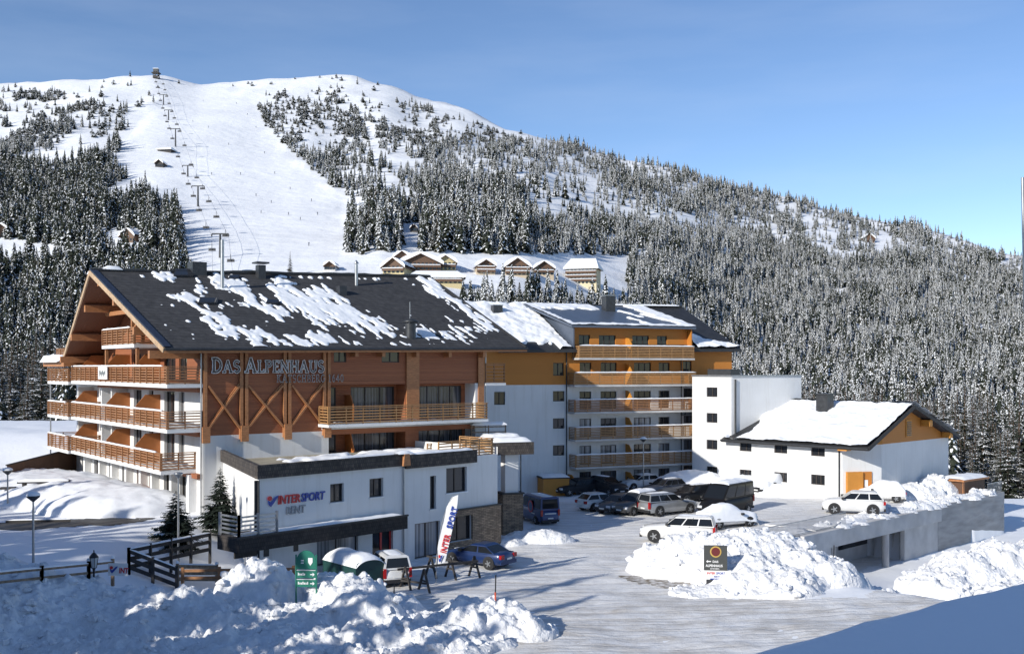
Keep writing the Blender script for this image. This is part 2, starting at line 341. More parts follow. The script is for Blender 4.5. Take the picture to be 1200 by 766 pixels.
def slope(px, q):      # q 0..1 up the slope -> point of the mountain
    px = min(max(px, KEYS[0]), KEYS[-1]-1e-6)
    i = max(j for j in range(len(KEYS)) if KEYS[j] <= px); i = min(i, len(KEYS)-2)
    t = (px-KEYS[i])/(KEYS[i+1]-KEYS[i]); t = .5*t+.5*t*t*(3-2*t)
    k = min(int(q*NQ), NQ-1); f = q*NQ-k
    a, b = CQ[KEYS[i]], CQ[KEYS[i+1]]
    def g_(c): return (c[k][0]*(1-f)+c[k+1][0]*f, c[k][1]*(1-f)+c[k+1][1]*f)
    (y0, d0), (y1, d1) = g_(a), g_(b)
    Y = math.exp(math.log(d0)*(1-t)+math.log(d1)*t); p = P(px, y0*(1-t)+y1*t, Y)
    amp = min(5.0, Y*.006)
    p.z += amp*fbm(p.x*.012, p.y*.012, 2, 5)*(1-.75*piste(px, y0*(1-t)+y1*t))
    return p
PISTE = [(215,330),(222,300),(205,240),(185,215),(150,205),(130,190),(200,105),(235,97),(268,99),(290,120),(310,150),(345,190),(380,220),(410,255),(400,290),(430,330)]
def piste(px, py): return 1.0 if inpoly(px, py, PISTE) else 0.0
xs = [-500+7*i for i in range(329)]
b = MB(); vs = []; nq = NQ+5
for x in xs:
    for k in range(NQ+1): vs.append(slope(x, k/NQ))
    top = vs[-1]; r = Vector((top.x, top.y, 0)).normalized()
    for dd, dz in ((25, -3), (90, -22), (250, -90), (600, -260)): vs.append(top+r*dd+Vector((0, 0, dz)))
fs = [(i*nq+j, (i+1)*nq+j, (i+1)*nq+j+1, i*nq+j+1) for i in range(len(xs)-1) for j in range(nq-1)]
b.add(vs, fs, 0, True); mt = b.build('mountain', 'snow_far'); tag(mt, kind='structure')
# ---------------------------------------------------------------- spruces
M['needles'] = mat('needles', (.040, .048, .034), .8, var=.5, scale=2, spec=.2)
M['needles2'] = mat('needles_olive', (.055, .055, .032), .8, var=.5, scale=2, spec=.2)
M['needles3'] = mat('needles_frosted', (.13, .135, .125), .85, var=.6, scale=2, spec=.2)
M['larch_twigs'] = mat('bare_larch_twigs', (.16, .09, .05), .9, var=.4, scale=3)
M['tree_snow'] = mat('snow_on_twigs', (.86, .875, .9), .7, spec=.2)
def spruce_mesh(seed, layers, nb, rad, snow, green='needles', droop=.38, power=.85, base=.06, wid=.34):
    rnd = random.Random(seed); c = MB()
    c.tube((0,0,0), (0,0,.97), .016, .003, 6, 2, False)
    for i in range(layers):
        h = base+(1-base)*((i+.5)/layers)**.92; r = rad*((1-h)/(1-base))**power*(.85+.3*rnd.random())+.012
        k = max(5, int(nb*(.6+.4*(1-h)))); a0 = rnd.random()*6.28
        for j in range(k):
            if rnd.random() < .08: continue
            a = a0+6.283*j/k+rnd.uniform(-.25, .25); l = r*rnd.uniform(.62, 1.18); z = h+rnd.uniform(-.5, .5)*.6/layers
            ca, sa = math.cos(a), math.sin(a); w = l*wid*rnd.uniform(.8, 1.3)+.006
            dz = l*droop*rnd.uniform(.7, 1.4)
            def pt(t, s, up): return (ca*l*t-sa*w*s, sa*l*t+ca*w*s, z+up-dz*t**1.5+.05*l)
            c.add([pt(.05,-.35,.0), pt(.05,.35,.0), pt(.55,1,-.10*l), pt(.62,0,.06*l), pt(.55,-1,-.10*l), pt(1,.28,-.03), pt(1,-.28,-.03)],
                  [(0,1,2,3),(0,3,4),(3,2,5),(3,5,6),(3,6,4)], 0)
            if rnd.random() < snow:
                s0 = rnd.uniform(.15, .45); e = .012+.02*l
                c.add([pt(s0,-.3,e), pt(s0,.3,e), pt(.6,.8*rnd.uniform(.6,1),e*.6), pt(.66,0,.06*l+e), pt(.6,-.8*rnd.uniform(.6,1),e*.6), pt(.98,.2,-.01), pt(.98,-.2,-.01)],
                      [(0,1,2,3),(0,3,4),(3,2,5),(3,5,6),(3,6,4)], 1)
    me = bpy.data.meshes.new('spruce'); me.from_pydata(c.v, [], c.f)
    for m in (green, 'tree_snow', 'trunk'): me.materials.append(M[m])
    me.polygons.foreach_set('material_index', c.m); me.update(); return me
FAR = [spruce_mesh(1, 18, 8, .19, .46), spruce_mesh(2, 19, 8, .16, .70), spruce_mesh(3, 16, 8, .21, .36),
       spruce_mesh(4, 19, 8, .16, .78, 'needles3'), spruce_mesh(5, 17, 8, .18, .60, 'needles2'), spruce_mesh(6, 17, 7, .20, .22), spruce_mesh(7, 6, 8, .55, .30, 'needles', .25, .6), spruce_mesh(8, 7, 7, .42, .5, 'needles2', .3, .7)]
def fine_spruce(seed, layers, nb, rad, snow, green, droop=.35, power=.85, base=.05, tw=7):
    rnd = random.Random(seed); c = MB(); c.tube((0,0,0), (0,0,.97), .015, .003, 6, 2, False)
    for i in range(layers):
        h = base+(1-base)*((i+.5)/layers)**.95; r = rad*((1-h)/(1-base))**power*rnd.uniform(.8, 1.12)+.01
        k = max(5, int(nb*(.55+.45*(1-h)))); a0 = rnd.random()*6.28
        for j in range(k):
            if rnd.random() < .06: continue
            a = a0+6.283*j/k+rnd.uniform(-.3, .3); l = r*rnd.uniform(.6, 1.2); z0 = h+rnd.uniform(-.5, .5)/layers; ca, sa = math.cos(a), math.sin(a); dz = l*droop*rnd.uniform(.6, 1.4)
            sn_ = rnd.random() < snow
            def ax(t): return Vector((ca*l*t, sa*l*t, z0-dz*t**1.6+.22*l*t*t*t))
            n_ = max(3, int(tw*(.5+l/rad*.7)))
            for q in range(n_):
                t = .15+.85*(q+rnd.random()*.6)/n_; b0 = ax(t)
                for s_ in (1, -1):
                    tl = l*(.42*(1.1-t)+.07)*rnd.uniform(.7, 1.2); an = a+s_*rnd.uniform(.55, .95); d = Vector((math.cos(an), math.sin(an), -rnd.uniform(.15, .55))); e = b0+d*tl
                    nrm_ = Vector((-math.sin(an), math.cos(an), 0))*tl*.24; mid = b0.lerp(e, .5)+Vector((0, 0, .12*tl))
                    c.add([b0, mid-nrm_, e, mid+nrm_], [(0,1,2,3)], 0)
                    if sn_ and rnd.random() < .75:
                        u_ = Vector((0, 0, .006+.06*tl)); c.add([b0.lerp(e, .1)+u_, mid-nrm_*.8+u_, b0.lerp(e, .85)+u_, mid+nrm_*.8+u_], [(0,1,2,3)], 1)
    me = bpy.data.meshes.new('spruce'); me.from_pydata([tuple(v) for v in c.v], [], c.f)
    for m in (green, 'tree_snow', 'trunk'): me.materials.append(M[m])
    me.polygons.foreach_set('material_index', c.m); me.update(); return me
NEAR = [fine_spruce(11, 24, 11, .17, .45, 'needles'), fine_spruce(12, 26, 11, .2, .6, 'needles'), fine_spruce(13, 24, 10, .15, .3, 'needles2'), fine_spruce(14, 22, 11, .19, .7, 'needles3'), fine_spruce(15, 24, 10, .18, .2, 'needles')]
POLY = dict(
 leftforest=[(-300,190),(20,188),(70,192),(108,178),(148,192),(152,208),(122,222),(128,238),(190,232),(206,250),(217,300),(228,330),(-300,330)],
 leftlow=[(-400,306),(60,308),(110,318),(226,322),(226,560),(-400,560)],
 clearing=[(-300,276),(0,280),(60,287),(95,293),(112,286),(125,272),(160,268),(172,285),(150,306),(60,308),(-300,304)],
 upA=[(0,105),(120,112),(118,130),(60,148),(0,150)], upB=[(30,150),(80,128),(88,150),(60,176),(0,186),(0,170)], upC=[(95,125),(150,125),(150,150),(110,165)],
 upD=[(125,165),(152,172),(155,195),(128,205)],
 s1=[(300,125),(345,118),(420,132),(440,180),(452,232),(425,238),(392,222),(352,188),(312,150)],
 s2=[(440,148),(520,160),(590,165),(640,205),(600,248),(530,238),(480,225),(445,195)],
 band=[(403,298),(408,258),(440,248),(520,240),(560,250),(610,246),(620,300),(560,304),(480,300)],
 hut=[(470,262),(492,262),(492,302),(470,302)],
 topsc=[(290,112),(400,108),(500,125),(610,160),(610,200),(520,170),(440,150),(340,125)],
 right=[(590,160),(700,168),(900,214),(1050,248),(1250,286),(1250,640),(560,640),(545,330),(600,300)],
 village=[(430,296),(735,300),(735,352),(430,345)], vill_trees=[(545,346),(740,346),(740,380),(540,380)],
 c1=[(612,200),(690,205),(738,236),(735,266),(700,250),(640,256),(606,238)], c2=[(752,240),(815,252),(818,268),(760,258)],
 c3=[(868,252),(915,265),(908,276),(868,266)], c4=[(938,250),(988,262),(972,300),(944,288)], c5=[(972,292),(1022,298),(1020,306),(970,305)],
 c6=[(1172,300),(1200,300),(1200,322),(1180,316)], c7=[(1140,470),(1165,476),(1166,500),(1142,498)])
def dens(px, py):
    p = POLY; I_ = lambda k: inpoly(px, py, p[k])
    n = fbm(px*.02, py*.03, 4)
    if piste(px, py) : return 0.0
    if I_('clearing') or I_('village') or I_('hut'): return .0
    if I_('vill_trees'): return .55
    if I_('leftforest'): return 1.0 if py > 215 else .75
    if I_('leftlow'): return 1.1
    if I_('upA'): return .9 if fbm(px*.035, py*.075, 6) > .16 else .05
    if I_('upB') or I_('upD'): return .8
    if I_('upC'): return .3
    if I_('s1'): return .34+.9*n if n > -.3 else .05
    if I_('s2'): return .50+.9*n
    if I_('band'): return 1.2
    if I_('right'):
        for c in ('c1','c2','c3','c4','c5','c6','c7'):
            if I_(c): return .10+.5*max(0, n)
        lim = 262+max(0, (px-760))*.14
        if py < lim: return .55+.6*n
        return 1.15 if fbm(px*.05, py*.08, 8) > -.42 else .3
    if I_('topsc'): return .5 if fbm(px*.05, py*.08, 6) > .25 else .05
    return .012 if py < 330 and px < 620 else 0.0
OCC = [[(60,640),(60,440),(80,410),(103,322),(505,330),(540,362),(800,362),(868,408),(850,442),(938,442),(938,476),(1070,476),(1118,510),(1112,580),(1180,575),(1180,640)]]
rt = random.Random(21); trees = []
tries = 0
while len(trees) < 32000 and tries < 1100000:
    tries += 1
    px = rt.uniform(-60, 1260); q = rt.random()
    k = slope(px, q); x_, py = pix(k); Y = k.y
    w = (min(Y, 1350)/1350)**1.55
    if rt.random() > w*max(0, dens(x_, py)): continue
    h = (5.5+9.5*rt.random()**1.5)*(1+.45*fbm(px*.03, py*.05, 15))*(1.0 if py > 215 else .82 if py > 170 else .6)
    if x_ < 240 and py < 330: h *= 1.15
    if inpoly(x_, py, POLY['band']): h *= 1.35
    if px > 620 and py > 250: h *= .86
    if Y < 320: h *= 1.25
    dark = (x_ < 240 and py > 300) or inpoly(x_, py, POLY['leftforest'])
    trees.append((k, h, rt.random()*6.28, dark, F*h/Y, x_, py))
def vis(t):
    tp = (t[5], t[6]-t[4]*.85)
    return 0 < t[5] < 1200 and not inpoly(tp[0], tp[1], OCC[0]) and tp[1] < 640
cand = sorted([t for t in trees if vis(t)], key=lambda t: -t[4])
single = cand[:285]; ids = set(id(t) for t in single)
rest = [t for t in trees if id(t) not in ids]
def area(t):
    x, y = t[5], t[6]
    if x < 235: return ('dark snow-flecked spruce in the wood left of the chalet gable', 'spruces in the wood left of the hotel')
    if x > 1080 and y > 430: return ('tall spruce at the wood edge right of the white annex', 'spruces at the wood edge right of the annex')
    if x > 640: return ('snow-dusted spruce in the wood behind the hotel roofs', 'spruces on the wooded slope behind the hotel')
    return ('snow-dusted spruce near the far chalets below the open slope', 'spruces around the far chalets')
for t in single:
    lb, gr = area(t); big = t[4] > 26
    me = rt.choice(NEAR[:3] if t[3] else (NEAR+[NEAR[4], NEAR[2]] if t[5] > 1085 else NEAR)) if big else rt.choice([FAR[0], FAR[2], FAR[5]] if t[3] else FAR)
    o = bpy.data.objects.new('spruce_tree', me); COL.objects.link(o); o.location = t[0]-Vector((0, 0, .4)); o.rotation_euler.z = t[2]
    sw = rt.uniform(.9, 1.15); o.scale = (t[1]*sw, t[1]*sw, t[1]); tag(o, lb, 'tree', gr)
# unseen spruces added left of and behind the viewpoint to shade the foreground
def off(p_, s_, h_):
    x, y = p_*.717+s_*.697, -p_*.697+s_*.717; rest.append((Vector((x, y, min(zg(x, y), .2)-.3)), h_, rt.random()*6.28, True, 0, 0, 0))
p_ = -50.5
while p_ < -40: off(p_, rt.uniform(-3, 2), rt.uniform(9.6, 12.2)); p_ += rt.uniform(.9, 1.5)
p_ = -39.5
while p_ < -36.5: off(p_, rt.uniform(-8, -4), rt.uniform(14.5, 17)); p_ += 1.2
for p_, h_ in ((-49.8, 22), (-47.6, 24), (-43.4, 23), (-39.4, 21)): off(p_, rt.uniform(-6, 0), h_)
p_ = -64.0
while p_ < -51: off(p_, rt.uniform(-8, 0), rt.uniform(17, 20.5)); p_ += rt.uniform(1.1, 1.8)
for p_, h_ in ((-65.5, 17), (-67.4, 19), (-69, 18.5), (-70.8, 18), (-73, 19.5), (-75, 18), (-77.5, 19), (-80.5, 18.5), (-83, 19)): off(p_, rt.uniform(-6, -2), h_)
for i in range(11): off(-87-2.1*i, rt.uniform(-2, 6), rt.uniform(14, 19))
p_ = -17.0
while p_ < 6: off(p_, rt.uniform(-22, -14), rt.uniform(35, 40)); off(p_+.5, rt.uniform(-32, -26), rt.uniform(38, 44)); p_ += rt.uniform(1.0, 1.5)
off(-33.5, -4, 17); off(-36, -3, 20)
# the rest of the mountain forest plus the added shade trees: one mass
src = bpy.data.collections.new('forest_kinds')
for i, me in enumerate(FAR): o = bpy.data.objects.new('kind%d' % i, me); src.objects.link(o)
fm = bpy.data.meshes.new('forest'); fm.from_pydata([tuple(t[0]) for t in rest], [], [])
for nm, ty, dat in (('sc', 'FLOAT', [t[1] for t in rest]), ('rz', 'FLOAT', [t[2] for t in rest]), ('kd', 'INT', [rt.choice([6, 6, 7]) if (0 < t[6] < 172 and t[5] < 620 and t[1] < 7.5) else rt.choice([0, 2, 5, 5, 0, 4]) if t[3] else (lambda f: rt.choice([5, 5, 2, 2, 0, 4]) if f > .3 else rt.choice([3, 3, 1, 1, 4, 0]) if f < -.02 else rt.choice([0, 1, 2, 3, 4, 5]))(fbm(t[5]*.035, t[6]*.05, 31)+.25*(rt.random()-.5)) for t in rest])):
    at = fm.attributes.new(nm, ty, 'POINT'); at.data.foreach_set('value', dat)
fo = bpy.data.objects.new('forest', fm); COL.objects.link(fo); tag(fo, 'snow-dusted spruce forest covering the mountainside, with unseen added shade trees', 'forest', kind='stuff')
ng = bpy.data.node_groups.new('forest_instances', 'GeometryNodeTree')
ng.interface.new_socket('Geometry', in_out='INPUT', socket_type='NodeSocketGeometry'); ng.interface.new_socket('Geometry', in_out='OUTPUT', socket_type='NodeSocketGeometry')
nn = ng.nodes.new; gi = nn('NodeGroupInput'); go = nn('NodeGroupOutput'); ip = nn('GeometryNodeInstanceOnPoints'); ci = nn('GeometryNodeCollectionInfo')
ci.inputs['Collection'].default_value = src; ci.inputs['Separate Children'].default_value = True
def attr(nm, ty):
    a = nn('GeometryNodeInputNamedAttribute'); a.data_type = ty; a.inputs['Name'].default_value = nm; return a.outputs['Attribute']
cx = nn('ShaderNodeCombineXYZ'); LK = ng.links.new
LK(gi.outputs[0], ip.inputs['Points']); LK(ci.outputs[0], ip.inputs['Instance']); ip.inputs['Pick Instance'].default_value = True
LK(attr('kd', 'INT'), ip.inputs['Instance Index']); LK(attr('rz', 'FLOAT'), cx.inputs['Z'])
er = nn('FunctionNodeEulerToRotation'); LK(cx.outputs[0], er.inputs[0]); LK(er.outputs[0], ip.inputs['Rotation'])
LK(attr('sc', 'FLOAT'), ip.inputs['Scale']); LK(ip.outputs[0], go.inputs[0])
md = fo.modifiers.new('GN', 'NODES'); md.node_group = ng
# ---------------------------------------------------------------- building helpers
def mfront(y0=0.0): return lambda a, b, c: (a, y0-c, b)          # wall facing -y: a along x, b up, c outward
def mback(y0=0.0): return lambda a, b, c: (a, y0+c, b)           # wall facing +y
def mleft(x0=0.0): return lambda a, b, c: (x0-c, a, b)           # wall facing -x: a along y
def mright(x0=0.0): return lambda a, b, c: (x0+c, a, b)
def mdir(o, d):                                                  # wall on any line: a along d, outward to the right of d
    d = Vector((d[0], d[1])).normalized(); n = Vector((d.y, -d.x))
    return lambda a, b, c: (o[0]+d.x*a+n.x*c, o[1]+d.y*a+n.y*c, b)
def wallh(mb, m, a0, a1, b0, b1, holes=(), depth=.22, mi=0, ri=None):
    ri = mi if ri is None else ri
    A_ = sorted({a0, a1, *[min(max(h[i], a0), a1) for h in holes for i in (0, 1)]}); B_ = sorted({b0, b1, *[min(max(h[i], b0), b1) for h in holes for i in (2, 3)]})
    for i in range(len(A_)-1):
        for j in range(len(B_)-1):
            ca, cb = (A_[i]+A_[i+1])/2, (B_[j]+B_[j+1])/2
            if any(h[0] < ca < h[1] and h[2] < cb < h[3] for h in holes): continue
            mb.poly([m(A_[i], B_[j], 0), m(A_[i+1], B_[j], 0), m(A_[i+1], B_[j+1], 0), m(A_[i], B_[j+1], 0)], mi)
    for h in holes:
        x0, x1, y0, y1 = h[:4]
        for p, q in (((x0,y0),(x1,y0)), ((x1,y0),(x1,y1)), ((x1,y1),(x0,y1)), ((x0,y1),(x0,y0))):
            mb.poly([m(*p, 0), m(*q, 0), m(*q, -depth), m(*p, -depth)], ri)
    return mb
def mbox(mb, m, a0, a1, b0, b1, c0, c1, mi=0):
    v = [m(a, b, c) for c in (c0, c1) for b in (b0, b1) for a in (a0, a1)]
    return mb.add(v, [(0,1,3,2),(4,6,7,5),(0,4,5,1),(2,3,7,6),(0,2,6,4),(1,5,7,3)], mi)
WR = random.Random(5)
def window(parent, m, a0, a1, b0, b1, nv=1, depth=.22, sill=True, fm='frame', pane=None, name='window', t=.07, hbar=None):
    f = MB(); c0, c1 = -depth+.01, -depth+.09
    mbox(f, m, a0, a0+t, b0, b1, c0, c1); mbox(f, m, a1-t, a1, b0, b1, c0, c1)
    mbox(f, m, a0+t, a1-t, b0, b0+t, c0, c1); mbox(f, m, a0+t, a1-t, b1-t, b1, c0, c1)
    for i in range(1, nv+1):
        a = a0+(a1-a0)*i/(nv+1); mbox(f, m, a-t*.55, a+t*.55, b0+t, b1-t, c0, c1+.003)
    if hbar: mbox(f, m, a0+t, a1-t, hbar-t/2, hbar+t/2, c0, c1+.006)
    o = f.build(name, fm, parent)
    p = MB(); p.poly([m(a0+t*.5, b0+t*.5, -depth+.04), m(a1-t*.5, b0+t*.5, -depth+.04), m(a1-t*.5, b1-t*.5, -depth+.04), m(a0+t*.5, b1-t*.5, -depth+.04)])
    p.build('pane', pane or WR.choice(['glass', 'glass', 'curtain']), o)
    if sill:
        s = MB(); mbox(s, m, a0-.06, a1+.06, b0-.07, b0-.003, -depth+.1, .07); s.build('sill', 'snow' if sill == 'snow' else 'frame_white', o)
    return o
def rail(mb, p, q, h=1.05, n=6, post=1.3, t=.045, sh=.082, mi=0):
    p, q = Vector(p), Vector(q); L_ = (q-p).length; d = (q-p)/L_; k = max(1, round(L_/post))
    nrm = Vector((d.y, -d.x, 0))*.05
    for i in range(n):
        z = .06+sh/2+(h-.12-sh)*i/(n-1); up = Vector((0, 0, z)); mb.beam(p+up, q+up, t, sh, mi)
    for i in range(k+1):
        c = p+d*(L_*i/k); c = c+d*(.05 if i == 0 else -.05 if i == k else 0)-nrm
        mb.beam(c, c+Vector((0, 0, h)), .09, .07, mi)
    mb.beam(p+Vector((0,0,h+.03)), q+Vector((0,0,h+.03)), .14, .05, mi)
def ridge_snow(mb, p, q, w=.16, h=.08, mi=0, seed=0):
    p, q = Vector(p), Vector(q); L_ = (q-p).length; d = (q-p)/L_; nr = Vector((d.y, -d.x, 0)); k = max(2, int(L_/.35)); vs = []; fs = []
    for i in range(k+1):
        c = p+d*L_*i/k; e = .25 if i in (0, k) else 1; hh = h*e*(.6+.5*abs(fbm(i*.4+seed, seed, 1))+.25)
        vs += [c-nr*w/2*1.02, c-nr*w*.32+Vector((0,0,hh)), c+nr*w*.32+Vector((0,0,hh)), c+nr*w/2*1.02]
    for i in range(k): fs += [(4*i+j, 4*i+j+1, 4*i+4+j+1, 4*i+4+j) for j in range(3)]
    mb.add(vs, fs, mi, True)
M['wood_light'] = mat('pale_bargeboard', (.52, .36, .22), .6, var=.25, scale=4)
# ---------------------------------------------------------------- the big chalet hotel
hh = thing('alpine_hotel', 'large dark-roofed chalet hotel with timber gable, slatted balconies and carved wood front', 'hotel', H.w(0, 0), H.rz)
EZ = 13.62
# gable side (x=0), fully rendered white with doors behind the balconies
lv = [2.75, 5.65, 8.4, 11.3]
doors = [(3.3,4.4),(5.2,7.3),(9.6,10.6),(12.3,14.1),(16.5,17.7),(19.0,20.7),(27.6,28.9)]
holes = [(a, b_, z+.15, z+2.3) for z in lv[1:3] for a, b_ in doors]
gh = [(3.0,4.2,3.0,5.0),(5.0,7.4,2.9,5.1),(8.8,10.6,2.75,5.1),(11.4,13.4,2.75,5.1),(15.0,17.0,2.75,5.1),(19.2,20.4,2.75,5.0),(22.4,24.6,2.75,5.2),(27.2,28.4,2.9,5.0)]
b = MB(); ml = mleft(0)
wallh(b, ml, 0, 30, 1.5, 11.0, holes+gh, .3)
b.poly([(0,30,1.5),(22.6,30,1.5),(22.6,30,11),(0,30,11)])
b.poly([(22.6,0.002,1.5),(22.6,30,1.5),(22.6,30,13.6),(22.6,0.002,13.6)])
b.poly([(0,30,11),(0,23,12.6),(22.6,23,12.6),(22.6,30,11)])
wallh(b, mfront(0), 0, 9.15, 0, 7.9)                       # white lower front
b.box(21.75, 22.6, -.12, 1.4, 5.0, 11.15)                  # white pier right
b.build('wall', 'plaster', hh)
for z in lv[1:3]:
    for a, b_ in doors: window(hh, ml, a, b_, z+.15, z+2.3, 1, .3, False, pane=WR.choice(['glass', 'curtain', 'curtain_glare']), name='balcony_door')
for a, b_, z0, z1 in gh: window(hh, ml, a, b_, z0, z1, 1, .3, False, name='ground_floor_window', fm='frame' if a < 8 or a > 14 else 'wood_beam')
# brown shutters on the ground floor
b = MB()
for a in (9.0, 11.6): mbox(b, ml, a, a+1.5, 2.8, 5.0, -.18, -.12)
b.build('shutter', 'wood', hh)
# timber storey and gable
dw = [(2.8,4.3,11.5,13.4),(5.0,7.2,11.5,13.4),(9.6,10.7,11.5,13.4),(12.3,14.1,11.5,13.4),(18,19.6,11.5,13.4)]
b = MB(); wallh(b, ml, 0, 22.5, 11.0, 13.6, dw, .2)
b.poly([(0,0,13.6),(0,22,13.6),(0,11,19.35)])
wallh(b, mfront(0), 0, 9.15, 7.9, 13.75)
uw = [(9.55,10.55,12.75,13.6),(13.45,14.95,12.75,13.6)]
wallh(b, mfront(0), 9.15, 22.6, 11.15, 13.95, uw, .16)
# recessed loggia walls behind the front balconies
mr = mfront(1.3)
lw = [(9.35,10.4,8.5,10.95),(11.6,15.3,8.5,10.95),(17.2,21.4,8.5,10.95),(9.35,10.4,5.5,7.75),(11.6,15.3,5.5,7.75),(17.3,21.5,5.5,7.75)]
wallh(b, mr, 9.15, 21.75, 4.9, 11.15, lw, .12)
b.box(15.45, 16.6, -.05, 1.28, 5.0, 11.14)                  # wood pier between the loggias
b.box(9.15, 21.74, -.04, 1.28, 7.62, 7.98); b.box(9.15, 21.74, -.04, 1.29, 11.145, 11.4)
o = b.build('timber_cladding', 'wood', hh)
for h_ in dw: window(hh, ml, *h_, 1, .2, False, pane=WR.choice(['glass', 'curtain']), name='balcony_door')
for h_ in uw: window(hh, mfront(0), *h_, 1, .16, False, name='window', pane='glass')
for h_ in lw: window(hh, mr, *h_, {1: 0}.get(round(h_[1]-h_[0]), 2 if h_[0] < 15 else 3), .12, False, name='balcony_door', pane='curtain' if h_[0] > 10 else 'glass')
# orange privacy panels
def panel_x(parent, y, z0, x1, x0=0.0, top=2.05, low=1.25, mats='orange'):
    MB().prism([(x0, y, z0), (x1, y, z0), (x1, y, z0+low), (x1+(x0-x1)*.4, y, z0+top), (x0, y, z0+top)], (0, .07, 0)).build('privacy_panel', mats, parent)
for z in lv[1:]:
    for y in (8.1, 15.0, 23.7 if z < 11 else 21.6): panel_x(hh, y, z, -1.75)
for y in (24.9, 15.6, 18.2):
    for z in lv[1:3]:
        MB().box(-1.2, -.001, y, y+.22, z, z+2.35).build('white_fin', 'plaster', hh)
for y in (1.2, 4.5, 8.5, 11.0, 14.4, 18.0, 21.3, 25.6): MB().box(-.55, -.001, y-.22, y+.22, 1.5, 5.3).build('pier', 'plaster', hh)
for z0, z1 in ((8.0, 10.4), (5.0, 7.6)):
    MB().prism([(11.1, 1.29, z0), (11.1, .1, z0), (11.1, -.05, z0+1.5), (11.1, .45, z1), (11.1, 1.29, z1)], (.08, 0, 0)).build('privacy_panel', 'orange', hh)
# gable balconies with wrap-round end pieces
def gable_balcony(z, y0, y1, x0, end=True, x1=0.0, ret=True):
    s = MB(); s.box(x0, -.002, y0, y1, z-.24, z); o = s.build('balcony', 'frame_white' if False else 'plaster', hh)
    r = MB(); rail(r, (x0+.06, y0+.06, z), (x0+.06, y1-.06, z), 1.1); rail(r, (x0+.06, y0+.06, z), (x1, y0+.06, z), 1.1)
    if ret: rail(r, (x0+.06, y1-.06, z), (x1, y1-.06, z), 1.1)
    r.build('railing', 'wood_rail', o)
    sn = MB(); ridge_snow(sn, (x0+.06, y0+1, z+1.15), (x0+.06, y1, z+1.15), .2, .1, seed=z); ridge_snow(sn, (x0+.35, y0+.3, z), (x0+.35, y1-.3, z), .5, .12, seed=z+3)
    sn.build('snow_cap', 'snow', o); return o
for z, ex in ((5.65, 0), (8.4, 0), (11.3, 0)): gable_balcony(z, -.12 if z > 6 else 1.1, 22.6, -2.35)
for z in (5.6, 8.35, 11.2): gable_balcony(z, 22.9, 29.6, -2.5)
for z in (5.65, 8.4, 11.3): MB().box(-.35, -.002, .01, 22.4, z-.55, z-.245).build('lintel_beam', 'wood', hh)
o = MB().box(-2.5, -2.42, 12.35, 14.55, 11.5, 12.42).build('balcony_banner', 'frame_white', hh)
b = MB()
for i in range(9): b.box(-2.53, -2.521, 12.7+.17*i, 12.8+.17*i, 11.8+.1*math.sin(i*2.1), 12.1+.08*math.cos(i*1.7))
b.build('print', 'metal', o)
o = gable_balcony(14.0, 6.7, 14.3, -2.3)
for y in (6.9, 14.1): MB().beam((-2.0, y, 11.4), (-2.0, y, 13.76), .2, .2).build('post', 'wood_beam', hh)
MB().tube((-2.3, 29.4, 2.2), (-2.3, 29.4, 11), .06).build('post', 'metal', hh)
# roof: two tilted slabs
R0, R1 = Vector((-2.8, -1, EZ)), Vector((26.2, -1, 13.97)); K0, K1 = Vector((-4, 11, 19.3)), Vector((24.7, 11, 20.35)); B0, B1 = Vector((-2.8, 23, 13.2)), Vector((26, 23, 13.6))
th = Vector((0, 0, -.34))
b = MB()
def bil(q, u, v): return (q[0]*(1-u)+q[1]*u)*(1-v)+(q[3]*(1-u)+q[2]*u)*v
for q in ((R0, R1, K1, K0), (K0, K1, B1, B0)):
    nu, nv = 16, 8; g_ = [bil(q, i/nu, j/nv) for j in range(nv+1) for i in range(nu+1)]; fs_ = [(j*(nu+1)+i, j*(nu+1)+i+1, (j+1)*(nu+1)+i+1, (j+1)*(nu+1)+i) for j in range(nv) for i in range(nu)]
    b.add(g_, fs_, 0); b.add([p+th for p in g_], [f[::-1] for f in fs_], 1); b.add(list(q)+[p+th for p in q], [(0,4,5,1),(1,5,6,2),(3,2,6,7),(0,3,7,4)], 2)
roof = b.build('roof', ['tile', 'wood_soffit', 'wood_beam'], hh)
nrm = (R1-R0).cross(K0-R0).normalized()
b = MB()
for p, q in ((R0, K0), (B0, K0)):
    b.beam(p+Vector((-.06, 0, -.16)), q+Vector((-.06, 0, -.16)), .10, .34)
b.build('bargeboard', 'wood_light', roof)
b = MB()
for i in range(34):
    t = i/34; p = R0.lerp(K0, t); q = R0.lerp(K0, t+.034); b.beam(p+Vector((.16, 0, .05)), q+Vector((.16, 0, .09)), .5, .10)
b.build('verge_tiles', 'tile_blue', roof)
b = MB(); b.beam(R1+Vector((-.1, 0, .04)), K1+Vector((-.1, 0, .04)), .16, .12); b.beam(K0+Vector((0, 0, .06)), K1+Vector((0, 0, .06)), .34, .16); b.build('ridge_cap', 'sheet', roof)
b = MB(); b.tube(R0+Vector((0, -.08, -.1)), R1+Vector((0, -.08, -.1)), .1, n=8); b.build('gutter', 'metal_dark', roof)
for y, z in ((14.6, 17.05), (18.6, 15.0), (22.0, 13.3), (11.0, 18.75), (7.6, 17.2), (3.4, 15.1), (.4, 13.5)):
    MB().beam((-3.5+.16*abs(y-11)/11, y, z-.3), (.02, y, z-.3), .34, .5).build('purlin', 'wood_beam', hh)
b = MB(); b.beam((-1.6, 15.5, 16.4), (-1.6, 6.5, 16.4), .2, .3); b.beam((-1.6, 9.2, 14.2), (-1.6, 9.2, 17.9), .22, .22); b.beam((-1.6, 7.0, 14.2), (-1.6, 7.0, 16.9), .22, .22)
